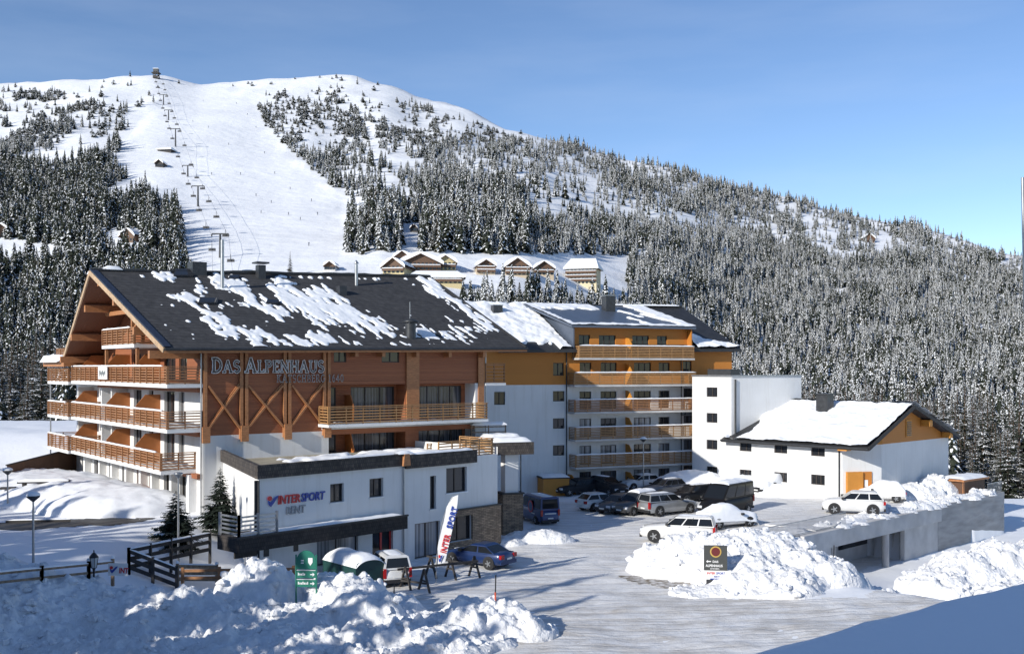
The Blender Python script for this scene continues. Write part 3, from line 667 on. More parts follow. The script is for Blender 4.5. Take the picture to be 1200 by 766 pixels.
b.beam((-1.6, 9.2, 14.8), (-1.6, 7.0, 16.4), .14, .18); b.beam((-.06, 9.2, 14.1), (-.06, 12.4, 17.2), .1, .2); b.build('gable_truss', 'wood_beam', hh)
# lean-to at the far end of the gable
b = MB(); b.box(-2.9, 3, 22.7, 29.4, 12.45, 12.8); o = b.build('lean_to_roof', 'wood_beam', hh)
# snow lying on the roof
ZA = (100, 305, 4.8); ZB = (330, 305, 4.8)
def zp(z, pts): return [(z[0]+x/z[2], z[1]+y/z[2]) for x, y in pts]
SP = [zp(ZA, p) for p in (
 [(350,55),(490,56),(505,80),(520,105),(560,130),(520,138),(460,110),(400,95),(370,80)],
 [(600,115),(690,110),(700,85),(645,70),(680,60),(720,75),(790,85),(860,80),(900,110),(940,150),(1000,210),(1010,245),(1090,260),(1140,300),(1130,348),(1080,345),(1040,320),(980,275),(900,265),(790,258),(800,240),(870,225),(880,190),(835,160),(770,165),(740,120),(620,128)],
 [(450,190),(540,170),(620,185),(680,165),(720,225),(640,225),(640,250),(750,250),(790,300),(850,350),(880,390),(940,355),(1000,362),(960,385),(1020,400),(1100,415),(1250,425),(1250,475),(1130,468),(1000,460),(880,445),(790,428),(690,415),(760,400),(730,365),(680,330),(640,290),(600,260),(560,225),(500,205)],
 [(410,245),(450,244),(500,272),(470,282),(430,264)], [(470,292),(520,290),(520,312),(480,312)], [(505,335),(560,340),(568,360),(520,362)], [(540,380),(590,380),(632,418),(570,418)], [(572,432),(622,438),(662,478),(618,478)],
 [(1000,100),(1040,110),(1100,180),(1200,270),(1200,335),(1150,285),(1080,205),(1030,145)], [(900,70),(960,78),(980,90),(930,88)], [(900,480),(1010,482),(1010,492),(900,490)])]
SP += [zp(ZB, p) for p in (
 [(-60,115),(60,122),(140,150),(190,180),(215,170),(165,140),(270,148),(330,195),(352,220),(400,250),(470,280),(505,320),(600,318),(565,345),(605,370),(640,405),(630,440),(570,440),(500,410),(430,385),(370,365),(310,345),(330,390),(260,360),(200,360),(150,310),(100,270),(40,220),(-40,180)],
 [(190,372),(250,400),(325,470),(310,487),(-20,478),(-20,422),(80,425),(180,420)],[(330,430),(450,425),(440,470),(340,480)],
 [(740,92),(830,92),(900,145),(1000,205),(1100,275),(1190,340),(1240,385),(1200,390),(1130,372),(1060,322),(980,252),(890,222),(860,182),(800,142)],
 [(700,405),(750,372),(850,388),(950,400),(1060,418),(1130,458),(1110,462),(1000,452),(850,442),(760,432),(660,425),(630,412)],
 [(930,332),(990,338),(1030,372),(1120,372),(1230,385),(1220,415),(1100,408),(1000,398),(960,378)], [(520,466),(880,466),(880,478),(520,478)], [(690,338),(790,348),(795,368),(700,368)], [(640,378),(700,375),(700,392),(640,390)], [(20,84),(400,96),(720,100),(720,106),(400,104),(20,94)])]
BB = [(min(p[0] for p in q), max(p[0] for p in q), min(p[1] for p in q), max(p[1] for p in q)) for q in SP]
def snow_on(parent, q0, q1, q2, q3, nx, ny, test, hgt, name='snow_patch', mats='snow', frame=None, seed=0):
    """snow lying on the four-cornered plane q0..q3 wherever test() holds, thinning out at its rim"""
    vs = {}; lay = [[0.0]*(ny+1) for _ in range(nx+1)]; pos = {}
    nr = (q1-q0).cross(q3-q0).normalized()
    if nr.z < 0: nr = -nr
    for i in range(nx+1):
        for j in range(ny+1):
            u, v = i/nx, j/ny; p = (q0*(1-u)+q1*u)*(1-v)+(q3*(1-u)+q2*u)*v; pos[i, j] = p
            lay[i][j] = 1.0 if test(p, u, v) else 0.0
    for _ in range(1):
        n2 = [r[:] for r in lay]
        for i in range(nx+1):
            for j in range(ny+1):
                s_ = [lay[a][c] for a in range(max(0, i-1), min(nx, i+1)+1) for c in range(max(0, j-1), min(ny, j+1)+1)]
                n2[i][j] = sum(s_)/len(s_)
        lay = n2
    bm = MB(); idx = {}; V = []; Fs = []
    def vid(i, j):
        if (i, j) not in idx:
            h_ = lay[i][j]; t = max(0, (h_-.42)/.58)**.6
            p = pos[i, j]; up = hgt*t*(.75+.45*fbm(p.x*.8+seed, p.y*.8, p.z))
            idx[i, j] = len(V); V.append(p+nr*(up if h_ > .42 else -.05))
        return idx[i, j]
    for i in range(nx):
        for j in range(ny):
            if max(lay[i][j], lay[i+1][j], lay[i][j+1], lay[i+1][j+1]) > .42: Fs.append((vid(i, j), vid(i+1, j), vid(i+1, j+1), vid(i, j+1)))
    bm.add(V, Fs, 0, True); return bm.build(name, mats, parent)
def t_hotel(p, u, v):
    ds = ((0,0),(.45,0),(-.45,0),(0,.6),(0,-.6),(.9,.2),(-.9,-.2),(.25,1.2),(-.25,-1.2))
    m_ = sum(in_snow(p+Vector((dx, dy, dy*.5)), .2) for dx, dy in ds)/9
    if m_ == 0: return False
    st_ = fbm(p.x*1.9+p.y*.35, p.y*.55, 13, 6); fi = fbm(p.x*4.2, p.y*3.0, 9, 5)
    return m_+.75*st_+.38*fi > .62
def in_snow(p, amp):
    q = p+Vector((amp*fbm(p.x*1.5, p.y*1.5, 3+amp, 6), 1.3*amp*fbm(p.x*1.3, p.y*1.6, 7+amp, 6)-.12, 0)); w_ = H.w(q.x, q.y, p.z); x, y = pix(w_)
    return any(b_[0] <= x <= b_[1] and b_[2] <= y <= b_[3] and inpoly(x, y, s_) for b_, s_ in zip(BB, SP))
sn = snow_on(roof, R0+Vector((.5, .12, .06)), R1+Vector((-.2, .12, .02)), K1+Vector((-.2, -.1, .01)), K0+Vector((.5, -.1, 0)), 330, 140, t_hotel, .10, seed=2)
snow_on(roof, K0, K1, B1, B0, 40, 20, lambda p, u, v: fbm(p.x*.3, p.y*.3, 2) > -.2, .3, seed=5)
b = MB(); ridge_snow(b, K0.lerp(B0, .05)+Vector((.25, 0, .05)), K0.lerp(B0, .3)+Vector((.25, 0, .05)), .9, .5, seed=4); ridge_snow(b, K0.lerp(B0, .36)+Vector((.25, 0, .05)), K0.lerp(B0, .52)+Vector((.2, 0, .05)), .8, .4, seed=9)
ridge_snow(b, K0+Vector((.8, .05, .12)), K0+Vector((2.2, .05, .14)), .5, .3, seed=1); b.build('snow_cap', 'snow', roof)
b = MB(); ridge_snow(b, (-2.6, 23.4, 12.8), (-2.6, 29.2, 12.8), 1.4, .6, seed=3); b.build('snow_cap', 'snow', o)
b = MB(); rail(b, (-2.4, 23.2, 12.9), (-2.4, 26.8, 12.9), 1.0); b.build('railing', 'wood_rail', hh)
# roof fittings, each on the front plane
def on_roof(px, py):
    p0 = R0.copy()
    for _ in range(6):
        p = H.plane(px, py, p0, nrm); v = (p.y+1)/12; xa, xb = -2.8-1.2*v, 26.2-1.5*v; p0.z += bil((R0, R1, K1, K0), (p.x-xa)/(xb-xa), v).z-p.z
    return p
def skylight(px0, px1, py0, py1):
    a, b_, c_, d_ = on_roof(px0, py1), on_roof(px1, py1), on_roof(px1+2, py0), on_roof(px0+2, py0)
    f = MB(); f.prism([a, b_, c_, d_], nrm*.16); o = f.build('skylight', 'metal_dark', roof)
    g = MB(); m_ = (a+b_+c_+d_)/4; g.poly([m_+(q-m_)*.84+nrm*.17 for q in (a, b_, c_, d_)]); g.build('pane', 'glass', o)
for s_ in ((203, 226, 317, 325), (232, 254, 351, 357), (311, 325, 353, 357), (267, 279, 324, 328)): skylight(*s_)
def flue(px, py, r, h, mats='metal', cap=True, sq=False):
    p = on_roof(px, py); b = MB()
    if sq: b.box(p.x-r, p.x+r, p.y-r, p.y+r, p.z-.6, p.z+h)
    else: b.tube(p-Vector((0, 0, .4)), p+Vector((0, 0, h)), r, n=10)
    o = b.build('chimney', mats, roof)
    if cap:
        c = MB(); (c.box(p.x-r*1.7, p.x+r*1.7, p.y-r*1.7, p.y+r*1.7, p.z+h+.12, p.z+h+.24) if sq else c.lathe([(r*1.5, 0), (r*1.6, .06), (.02, .3)], 10, (p.x, p.y, p.z+h+.05))); c.build('chimney_cap', mats, o)
    return o
flue(260.5, 338, .13, 3.6, 'metal', False); flue(417.5, 334, .13, 1.7); flue(305.5, 325, .3, .95, 'metal_dark', True, True); flue(231, 319, .55, .75, 'metal_dark', False, True)
flue(400, 344, .32, .6, 'metal_dark', False, True); flue(481, 394, .42, 1.0, 'metal_dark', True, False)
MB().tube(on_roof(482, 394)+Vector((0, .2, .8)), on_roof(482, 394)+Vector((0, .2, 2.6)), .025).build('antenna', 'metal', roof)
# carved front: paired posts, X braces, corbels
b = MB()
for x in (.15, 2.62, 2.98, 5.75, 6.1, 8.75, 9.1): b.box(x-.11, x+.11, -.2, -.002, 7.6, 13.6)
for x in (.15, 2.8, 5.92, 8.92): b.box(x-.26, x+.26, -.36, -.21, 7.45, 8.5)
b.build('post', 'wood_beam', hh)
for x0, x1 in ((.35, 2.5), (3.1, 5.62), (6.25, 8.62)):
    b = MB(); b.beam((x0, -.11, 8.35), (x1, -.11, 11.15), .12, .2, up=(0, 1, 0)); b.beam((x0, -.14, 11.15), (x1, -.14, 8.35), .12, .2, up=(0, 1, 0))
    b.beam((x0, -.06, 8.5), (x1, -.06, 11.3), .1, .1, up=(0, 1, 0)); b.build('x_brace', 'wood_beam', hh)
b = MB()
for x in (11, 13.2, 16.1, 19, 22.2): b.box(x-.13, x+.13, -.75, -.002, 13.15, 13.6)
b.build('rafter_tail', 'wood_beam', hh)
b = MB(); b.box(15.5, 16.6, -.16, -.052, 8.2, 13.6); b.box(22.0, 22.55, -.2, -.122, 8.4, 13.4); b.build('post', 'wood_beam', hh)
# front balconies
s = MB(); s.box(8.3, 21.9, -1.65, -.06, 8.22, 8.42); s.box(8.6, 21.74, -.058, 1.29, 8.0, 8.4); o = s.build('balcony', 'plaster', hh)
r = MB(); rail(r, (8.35, -1.6, 8.42), (21.85, -1.6, 8.42), 1.2); rail(r, (8.35, -1.6, 8.42), (8.35, -.2, 8.42), 1.2); rail(r, (21.85, -1.6, 8.42), (21.85, -.2, 8.42), 1.2); r.build('railing', 'wood_rail2', o)
b = MB(); ridge_snow(b, (8.6, -1.3, 8.42), (21.5, -1.3, 8.42), .5, .16, seed=8); b.build('snow_cap', 'snow', o)
s = MB(); s.box(17.2, 22.4, -1.9, -.002, 5.3, 5.5); o = s.build('balcony', 'plaster', hh)
r = MB(); rail(r, (16.2, -1.85, 5.5), (22.3, -1.85, 5.5), 1.25); rail(r, (22.3, -1.85, 5.5), (22.3, -.1, 5.5), 1.25); r.build('railing', 'wood_rail2', o)
s = MB(); s.box(22.62, 24.6, -.3, 1.2, 10.95, 11.15); o = s.build('balcony', 'plaster', hh)
r = MB(); rail(r, (22.65, -.25, 11.15), (24.55, -.25, 11.15), 1.5); rail(r, (24.55, -.25, 11.15), (24.55, 1.2, 11.15), 1.5); r.build('railing', 'wood_rail', o)
b = MB(); b.tube((-.12, -.1, 1.5), (-.12, -.1, 13.4), .06); b.tube((22.75, -.1, 4), (22.75, -.1, 13.6), .06); b.build('downpipe', 'metal', hh)
# ---------------------------------------------------------------- the ski-hire wing
iw = thing('ski_rental_wing', 'white flat-roofed ski hire wing with dark stone parapet in front of the chalet', 'shop', I.w(0, 0), I.rz)
ih = [(4.9,5.9,4.38,5.48),(7.87,8.95,4.41,5.56),(12.87,13.4,3.2,5.35),(14.31,16.2,4.1,5.75),(11.55,13.75,.14,2.4),(3.95,7.0,.75,2.35),(8.1,9.75,.05,2.4),(14.32,16.58,.87,2.49)]
b = MB(); mi_ = mfront(0)
wallh(b, mi_, 0, 19.17, -.4, 6.25, ih, .28)
SD = (4.54, 11.1); wallh(b, mdir(SD, (-SD[0], -SD[1])), 0, math.hypot(*SD), -.2, 6.25)
b.poly([(19.17,0,-.4),(19.17,12,-.4),(19.17,12,6.9),(19.17,0,6.9)])
b.box(16.85, 19.17, -.002, .3, 6.2, 6.4)
b.build('wall', 'plaster', iw)
for h_ in ih[:4]: window(iw, mi_, *h_, 1 if h_[1]-h_[0] > .8 else 0, .28, 'snow' if h_[0] > 14 else True, pane='glass')
window(iw, mi_, *ih[4], 1, .28, False, pane='curtain_glare', name='shop_window'); window(iw, mi_, *ih[5], 1, .28, False, pane='curtain_glare', name='shop_window')  # pale panes: the bright snow reflection is painted into the shop glass
window(iw, mi_, *ih[6], 1, .28, False, fm='red_frame', name='entrance_door', pane='glass', t=.13)
b = MB(); b.prism([(.05, .02, 6.1), (18.8, .02, 6.1), (18.8, 11, 6.1), (4.54, 11, 6.1)], (0, 0, .18)); o = b.build('roof', 'gravel', iw)
sn_ = snow_on(o, Vector((1.2, .35, 6.285)), Vector((18.6, .35, 6.285)), Vector((18.6, 9.5, 6.285)), Vector((4.6, 9.5, 6.285)), 80, 44, lambda p, u, v: (v > .55-.9*max(0, u-.25)) and v < .9 and u > .18 and fbm(p.x*.4, p.y*.6, 3) > .12-.6*u, .22, seed=7)
b = MB(); b.box(-.25, 10.6, -.25, -.003, 6.2, 6.95); b.box(10.62, 16.85, -.34, -.003, 6.0, 6.85); b.box(10.58, 10.62, -.34, -.003, 6.0, 6.9); b.beam((-.12, -.1, 6.575), (4.4, 11.0, 6.575), .24, .748)
o = b.build('parapet', 'slate', iw)
b = MB(); ridge_snow(b, (9.9, -.12, 6.95), (11.2, -.16, 6.95), .5, .22, seed=2); ridge_snow(b, (5.5, .1, 6.95), (9.8, .1, 6.95), .35, .1, seed=5); ridge_snow(b, (11.3, -.1, 6.86), (16.5, -.1, 6.86), .4, .14, seed=6); b.build('snow_cap', 'snow', o)
b = MB(); rail(b, (13.8, .2, 6.3), (18.9, .2, 6.3), 1.15); rail(b, (18.95, .2, 6.3), (18.95, 3.5, 6.3), 1.15); b.build('terrace_railing', 'wood_rail2', iw)
b = MB(); ridge_snow(b, (15, .9, 6.4), (18.7, .9, 6.4), 1.0, .3, seed=4); b.build('snow_cap', 'snow', iw)
b = MB(); b.prism([(10.25,-.01,6.2),(10.85,-.01,6.2),(10.75,-.01,6.95),(10.35,-.01,6.95)], (0,-.42,0)); b.build('rain_chute', 'wood_beam', iw)
b = MB(); b.tube((10.55, -.1, 0), (10.55, -.1, 6.1), .06); b.build('downpipe', 'metal', iw)
b = MB(); b.tube((-.1, -.12, 1.5), (-.1, -.12, 6.1), .06); b.box(-.28, -.06, -.02, .04, 2, 6.1); b.build('corner_pipe', 'metal_dark', iw)
# canopy over the shop front
b = MB(); b.box(-2.0, 9.95, -1.15, -.003, 2.42, 3.22); b.box(-2.0, -.05, -.003, 1.0, 2.42, 3.2); o = b.build('canopy', 'slate_dark', iw)
b = MB(); ridge_snow(b, (-1.8, -.55, 3.22), (9.8, -.55, 3.22), .9, .14, seed=3); b.build('snow_cap', 'snow', o)
b = MB(); b.box(-2.05, 10.0, -1.2, -1.06, 3.19, 3.29); b.build('canopy_edge', 'sheet', o)
b = MB(); b.box(14.3, 19.35, -.18, -.003, -.4, .85); b.box(16.6, 19.35, -.18, -.003, .85, 2.9); b.box(14.3, 16.6, -.18, -.003, 2.5, 2.9); b.box(19.173, 19.35, -.003, 4, -.4, 2.9); b.build('stone_cladding', 'brick', iw)
window(iw, mfront(0), 14.32, 16.58, .87, 2.49, 1, .2, 'snow', pane='glass')
b = MB(); b.box(14.25, 19.4, -.24, -.004, 2.902, 2.98); b.build('ledge', 'sheet', iw)
for x0, x1, z0, z1 in ((.3,.65,1.8,2.3),(2.3,2.62,1.84,2.27)): 
    b = MB(); b.box(x0, x1, -.03, -.003, z0, z1); b.build('vent_grille', 'metal_dark', iw)
b = MB(); b.box(-1.6, -.2, -.12, -.003, 1.95, 2.4); b.build('vent_grille', 'wood_dark', iw)
# writing on the wing
def logo_tick(parent, m, a, b_, s, d):
    g = MB(); g.prism([m(a, b_+.62*s, d), m(a+.1*s, b_+.2*s, d), m(a+.32*s, b_, d), m(a+.95*s, b_+.7*s, d), m(a+1.1*s, b_+.98*s, d), m(a+.75*s, b_+.86*s, d), m(a+.42*s, b_+.5*s, d), m(a+.3*s, b_+.42*s, d)], Vector(m(0, 0, .03))-Vector(m(0, 0, 0))); g.build('emblem', 'sign_blue', parent)
    g = MB(); g.prism([m(a+.2*s+.24*s*math.cos(t*.6283), b_+.78*s+.22*s*math.sin(t*.6283), d) for t in range(10)], Vector(m(0, 0, .03))-Vector(m(0, 0, 0))); g.build('emblem', 'sign_red', parent)
M['sign_red'] = mat('sign_red', (.55, .03, .035), .4); M['sign_blue'] = mat('sign_blue', (.02, .055, .32), .4); M['sign_grey'] = mat('sign_grey', (.30, .31, .33), .4)
sg = thing('shop_sign', 'red and blue ski hire shop lettering on the white wing wall', 'sign', I.w(0, 0), I.rz)
logo_tick(sg, mi_, .55, 4.55, .62, .05)
text_part('INTER', .66, 'sign_red', sg, (1.2, -.05, 4.66), (1, 0, 0), (0, 0, 1), .03, .018, .12, sx=.84)
text_part('SPORT', .66, 'sign_blue', sg, (2.78, -.05, 4.66), (1, 0, 0), (0, 0, 1), .03, .018, .12, sx=.84)
text_part('RENT', .62, 'sign_grey', sg, (1.75, -.05, 4.02), (1, 0, 0), (0, 0, 1), .03, .014, .12, sx=.85)
# serif letters of the hotel name: strokes with serifs, pale rim and dark face
def serif(ch):
    T, t = .17, .075
    def arc(cx, cy, rx, ry, a0, a1, n=10): return [(cx+rx*math.cos(R(a0+(a1-a0)*i/n)), cy+ry*math.sin(R(a0+(a1-a0)*i/n))) for i in range(n+1)]
    V = lambda x: ([(x, 0), (x, 1)], T); HS = lambda x, y, w=.2: ([(x-w, y), (x+w, y)], t)
    D = {'D': ([V(.15), ([(.1,.97)]+arc(.3, .5, .45, .47, 90, -90)+[(.1,.03)], .12), HS(.12, .03, .12), HS(.12, .97, .12)], .85),
     'A': ([([(.1,0),(.45,1)], t*1.2), ([(.45,1),(.82,0)], T), HS(.46,.33,.22), HS(.1,.03,.14), HS(.82,.03,.16)], .98),
     'S': ([(arc(.33,.74,.25,.23,35,270,9)+arc(.33,.26,.27,.24,90,-145,9), .125)], .68),
     'L': ([V(.17), HS(.17,.97,.15), ([(.05,.03),(.66,.03),(.68,.22)], t*1.2)], .72),
     'P': ([V(.17), ([(.1,.97)]+arc(.36,.74,.28,.23,90,-90)+[(.17,.51)], .1), HS(.17,.03,.15), HS(.08,.97,.08)], .74),
     'E': ([V(.17), ([(.03,.97),(.62,.97),(.63,.8)], t), HS(.36,.52,.18), ([(.03,.03),(.64,.03),(.68,.22)], t)], .74),
     'N': ([([(.14,0),(.14,1)], t*1.1), ([(.12,1),(.8,0)], T), ([(.8,0),(.8,1)], t*1.1), HS(.14,.03,.13), HS(.12,.97,.1), HS(.8,.97,.13)], .98),
     'H': ([V(.17), V(.77), HS(.47,.52,.3), HS(.17,.03,.15), HS(.17,.97,.15), HS(.77,.03,.15), HS(.77,.97,.15)], .98),
     'U': ([([(.17,1),(.17,.32)]+arc(.46,.32,.29,.3,180,360)+[(.75,1)], .12), HS(.17,.97,.15), HS(.75,.97,.13)], .94),
     'K': ([V(.17), ([(.2,.45),(.7,.98)], t), ([(.35,.58),(.75,.02)], T), HS(.17,.03,.15), HS(.17,.97,.15), HS(.7,.97,.12), HS(.78,.03,.14)], .94),
     'T': ([V(.4), ([(.06,.8),(.07,.97),(.74,.97),(.75,.8)], t*1.1), HS(.4,.03,.16)], .82),
     'C': ([(arc(.45,.5,.36,.47,45,315,16), .12), ([(.72,.7),(.72,.95)], t)], .82),
     'B': ([V(.17), ([(.1,.97)]+arc(.34,.75,.25,.22,90,-90)+[(.17,.53)]+arc(.36,.28,.28,.25,90,-90)+[(.1,.03)], .1)], .74),
     'R': ([V(.17), ([(.1,.97)]+arc(.36,.74,.27,.23,90,-90)+[(.17,.51)], .1), ([(.4,.5),(.76,.02)], T*.9), HS(.17,.03,.15), HS(.78,.03,.1)], .86),
     'G': ([(arc(.45,.5,.36,.47,45,315,16), .12), ([(.74,.08),(.74,.44)], .12), HS(.7,.45,.14)], .88),
     '1': ([V(.3), ([(.12,.8),(.3,.97)], t), HS(.3,.03,.17)], .56), '6': ([(arc(.4,.3,.24,.27,0,360,14), .11), (arc(.62,.34,.46,.62,180,105,7), .11)], .74),
     '4': ([V(.52), ([(.52,.97),(.06,.32),(.74,.32)], t)], .76), '0': ([(arc(.38,.5,.26,.46,0,360,16), .11)], .76), ' ': ([], .4)}
    return D[ch]
def serif_word(parent, m, word, a, b_, hgt, big=None, gap=.1, sx=1.0, tw=1.0):
    rim, face = MB(), MB()
    for i, c_ in enumerate(word):
        st, wd = serif(c_); k = hgt*(big if big and (i == 0 or word[i-1] == ' ') else 1)
        for pts, th_ in st:
            for (x0, y0), (x1, y1) in zip(pts, pts[1:]):
                p, q = Vector((x0, y0)), Vector((x1, y1)); d = q-p
                if d.length < 1e-4: continue
                d.normalize(); n_ = Vector((-d.y, d.x))
                for bm_, e, c0, c1 in ((rim, .055 if big else .025, .02, .06), (face, -.012, .07, .085)):
                    h_ = th_*tw/2+e; pp, qq = p-d*max(e, .02), q+d*max(e, .02)
                    cs = [pp-n_*h_, qq-n_*h_, qq+n_*h_, pp+n_*h_]
                    bm_.prism([m(a+v.x*k*sx, b_+v.y*k, c0) for v in cs], Vector(m(0, 0, c1))-Vector(m(0, 0, c0)))
        a += (wd+gap)*k*sx
    rim.build('lettering', 'metal_pale', parent); face.build('lettering', 'letter_dark', parent); return a
M['metal_pale'] = mat('pale_letter_rim', (.78, .77, .75), .45); M['letter_dark'] = mat('dark_letter_face', (.07, .045, .035), .4)
hs = thing('hotel_name_sign', 'big serif hotel name lettering along the timber front under the eaves', 'sign', H.w(0, 0), H.rz)
mh = mfront(.0-.24)
x_ = serif_word(hs, mh, 'DAS ALPENHAUS', .55, 12.05, .78, 1.2, .085, .86)
serif_word(hs, mh, 'KATSCHBERG 1640', 5.1, 11.36, .52, None, .17, .70, .72)
# ---------------------------------------------------------------- entrance porch between the wings
pc = thing('entrance_porch', 'white porch pillar on a stone plinth under a snowy slate-edged slab', 'porch', (0.05, 77.2, 0), R(20))
MB().box(-.55, .5, .1, 1.1, 3.0, 5.95).build('pillar', 'plaster', pc)
MB().box(-.8, .8, -.1, 1.3, -.4, 3.0).build('plinth', 'brick', pc)
MB().box(-.88, .88, -.18, 1.38, 3.0, 3.1).build('cap', 'sheet', pc)
o = MB().box(-2.0, 1.5, -.5, 5, 5.95, 6.85).build('roof_slab', 'slate', pc)
b = MB(); ridge_snow(b, (-1.6, .5, 6.86), (1.4, .5, 6.86), 1.6, .35, seed=2); ridge_snow(b, (-1.6, 2.5, 6.86), (1.4, 2.5, 6.86), 2.2, .5, seed=4); b.build('snow_cap', 'snow', o)
b = MB(); rail(b, (-1.9, 4.2, 6.86), (1.0, 4.2, 6.86), 1.0, 3); ridge_snow(b, (-1.9, 4.2, 7.9), (1.0, 4.2, 7.9), .5, .3, 1); b.build('railing', ['wood_old', 'snow'], pc)
MB().tube((.66, .05, 0), (.66, .05, 6), .05).build('downpipe', 'metal_dark', pc)
b = MB(); b.box(-2.3, -.8, 2, 2.2, 0, 6); b.build('back_wall', 'plaster', pc)
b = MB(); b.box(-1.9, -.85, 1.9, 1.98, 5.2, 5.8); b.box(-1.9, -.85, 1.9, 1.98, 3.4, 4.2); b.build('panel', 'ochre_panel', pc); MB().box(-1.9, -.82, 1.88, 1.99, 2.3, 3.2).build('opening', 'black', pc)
# ---------------------------------------------------------------- the long apartment wing
aw = thing('apartment_wing', 'ochre-topped white apartment wing with five rows of wooden balconies', 'hotel', A.w(0, 0), A.rz)
ma = mfront(0); FZ = [10.65, 8.0, 5.3, 2.6]
cols = [(1.05, 2.35), (3.4, 5.2), (7.2, 9.2), (10.1, 11.4)]
lo = [(a, b_, z+.15, z+1.98) for z in (8.0, 5.3, 2.6) for a, b_ in cols]+[(a, b_, .15, 2.0) for a, b_ in cols]
up = [(a, b_, 10.65+.95, 10.65+2.2) for a, b_ in cols]+[(a, b_, 13.3+.35, 13.3+2.3) for a, b_ in ((.95,2.2),(3.2,5.1),(7.0,8.95),(9.9,11.1))]
left_w = [(-1.86,-.6,z,z+1.02) for z in (9.03, 6.35, 3.7, .9)]; left_u = [(-1.86,-.7,11.56,12.82)]
far_w = [(-8.09,-6.94,8.78,10.03)]
right_w = [(13.12,14.25,z,z+1.0) for z in (9.2, 6.6, 3.85, 1.2)]; right_u = [(13.0,14.05,11.87,13.02)]
b = MB()
wallh(b, ma, -13, 19, -.5, 10.68, lo+left_w+far_w+right_w, .2)
b.poly([(19,0,-.5),(19,16,-.5),(19,16,10.68),(19,0,10.68)])
b.build('wall', 'plaster', aw)
b = MB(); m2 = mfront(-.04)
wallh(b, m2, -13, 19, 10.681, 14.2, [h_ for h_ in up if h_[2] < 13]+left_u+right_u+[(0.02, 13.58, 13.28, 14.2)], .22)
b.poly([(19.04,-.04,10.681),(19.04,16,10.681),(19.04,16,14.2),(19.04,8.5,18.3),(19.04,-.04,14.5)])
wallh(b, m2, 0.02, 13.58, 13.28, 16.35, [h_ for h_ in up if h_[2] > 13], .22)
b.build('ochre_cladding', 'ochre', aw)
for h_ in lo: window(aw, ma, *h_, 1 if h_[1]-h_[0] < 1.6 else 2, .2, False, name='balcony_door' , pane=('curtain_glare' if h_[2] < 7 and WR.random() < .6 else None))  # pale panes on lower floors carry painted white reflections
for h_ in up+left_u+right_u: window(aw, m2, *h_, 1 if h_[1]-h_[0] < 1.6 else 2, .22, False, name='balcony_door' if h_ in up else 'window', pane='glass' if h_[2] > 13 else None)
for h_ in left_w+far_w+right_w: window(aw, ma, *h_, 1, .2, True)
def abalc(z, x0, x1, d, mats, h=1.15, snow_=.1):
    s = MB(); s.box(x0, x1, -d, -.05, z-.18, z); o = s.build('balcony', 'concrete', aw)
    r = MB(); rail(r, (x0+.05, -d+.05, z), (x1-.05, -d+.05, z), h, 7, 1.35, .04, .085); rail(r, (x0+.05, -d+.05, z), (x0+.05, -.1, z), h, 7); rail(r, (x1-.05, -d+.05, z), (x1-.05, -.1, z), h, 7)
    r.build('railing', mats, o)
    k = MB(); ridge_snow(k, (x0+.05, -d+.05, z+h+.05), (x1-.05, -d+.05, z+h+.05), .17, .1, seed=z); k.build('snow_cap', 'snow', o)
for z, x0, x1, mt_ in ((13.3, .25, 13.5, 'wood_rail2'), (10.65, -.25, 13.7, 'wood_rail2'), (8.0, -.2, 13.75, 'wood_rail'), (5.3, -.15, 13.85, 'wood_old2'), (2.6, -.1, 13.95, 'wood_old2')):
    if mt_ not in M: M[mt_] = mat('weathered_railing', (.42, .24, .11), .7, var=.4, scale=5, stretch=(1, 1, 8))
    abalc(z, x0, x1, 1.5, mt_)
    MB().prism([(6.2, -.05, z), (6.2, -1.3, z), (6.2, -1.3, z+1.4), (6.2, -.7, z+2.0), (6.2, -.05, z+2.05)], (.09, 0, 0)).build('privacy_panel', 'ochre_panel', aw)
for x in (-.3, 6.2, 13.05):
    MB().prism([(x, -.05, -.1), (x, -1.7, -.1), (x, -1.7, 1.3), (x, -.9, 1.85), (x, -.05, 1.85)], (.1, 0, 0)).build('privacy_panel', 'ochre_panel', aw)
b = MB(); b.tube((-.42, -.1, 0), (-.42, -.1, 14.2), .06); b.tube((12.75, -.12, 0), (12.75, -.12, 13.2), .05); b.build('downpipe', 'metal_dark', aw)
b = MB(); b.box(12.8, 14.6, -1.0, -.05, 7.4, 7.5); rail(b, (12.85, -.95, 7.5), (14.55, -.95, 7.5), 1.1, 8, .9, .03, .03); b.build('side_balcony', 'metal', aw)
# roof: eaves, ridge, shed dormer, right hip end
E0, E1 = Vector((-8, -1, 14.05)), Vector((19.6, -1, 14.3)); G0, G1 = Vector((-9, 9, 19.0)), Vector((18.5, 9, 19.25)); T0, T1 = Vector((-8, 18, 14)), Vector((19.6, 18, 14.4))
b = MB()
for q in ((E0, E1, G1, G0), (G0, G1, T1, T0)):
    v = list(q)+[p+Vector((0, 0, -.28)) for p in q]; b.add(v, [(0,1,2,3)], 0); b.add(v, [(7,6,5,4),(0,4,5,1),(1,5,6,2),(3,2,6,7),(0,3,7,4)], 1)
ar_ = b.build('roof', ['sheet', 'sheet'], aw)
b = MB(); b.beam(G0+Vector((0,0,.05)), G1+Vector((0,0,.05)), .4, .16); b.build('ridge_cap', 'metal_dark', ar_)
b = MB(); b.box(-.02, 13.9, -.7, -.45, 16.35, 16.62)
b.add([(-.3,-1.0,16.5),(14.0,-1.0,16.5),(13.2,8.6,19.12),(-1.4,8.6,19.12),(-.3,-1.0,16.3),(14.0,-1.0,16.3),(13.2,8.6,18.9),(-1.4,8.6,18.9)], [(0,1,2,3),(7,6,5,4),(0,4,5,1),(1,5,6,2),(3,2,6,7),(0,3,7,4)])
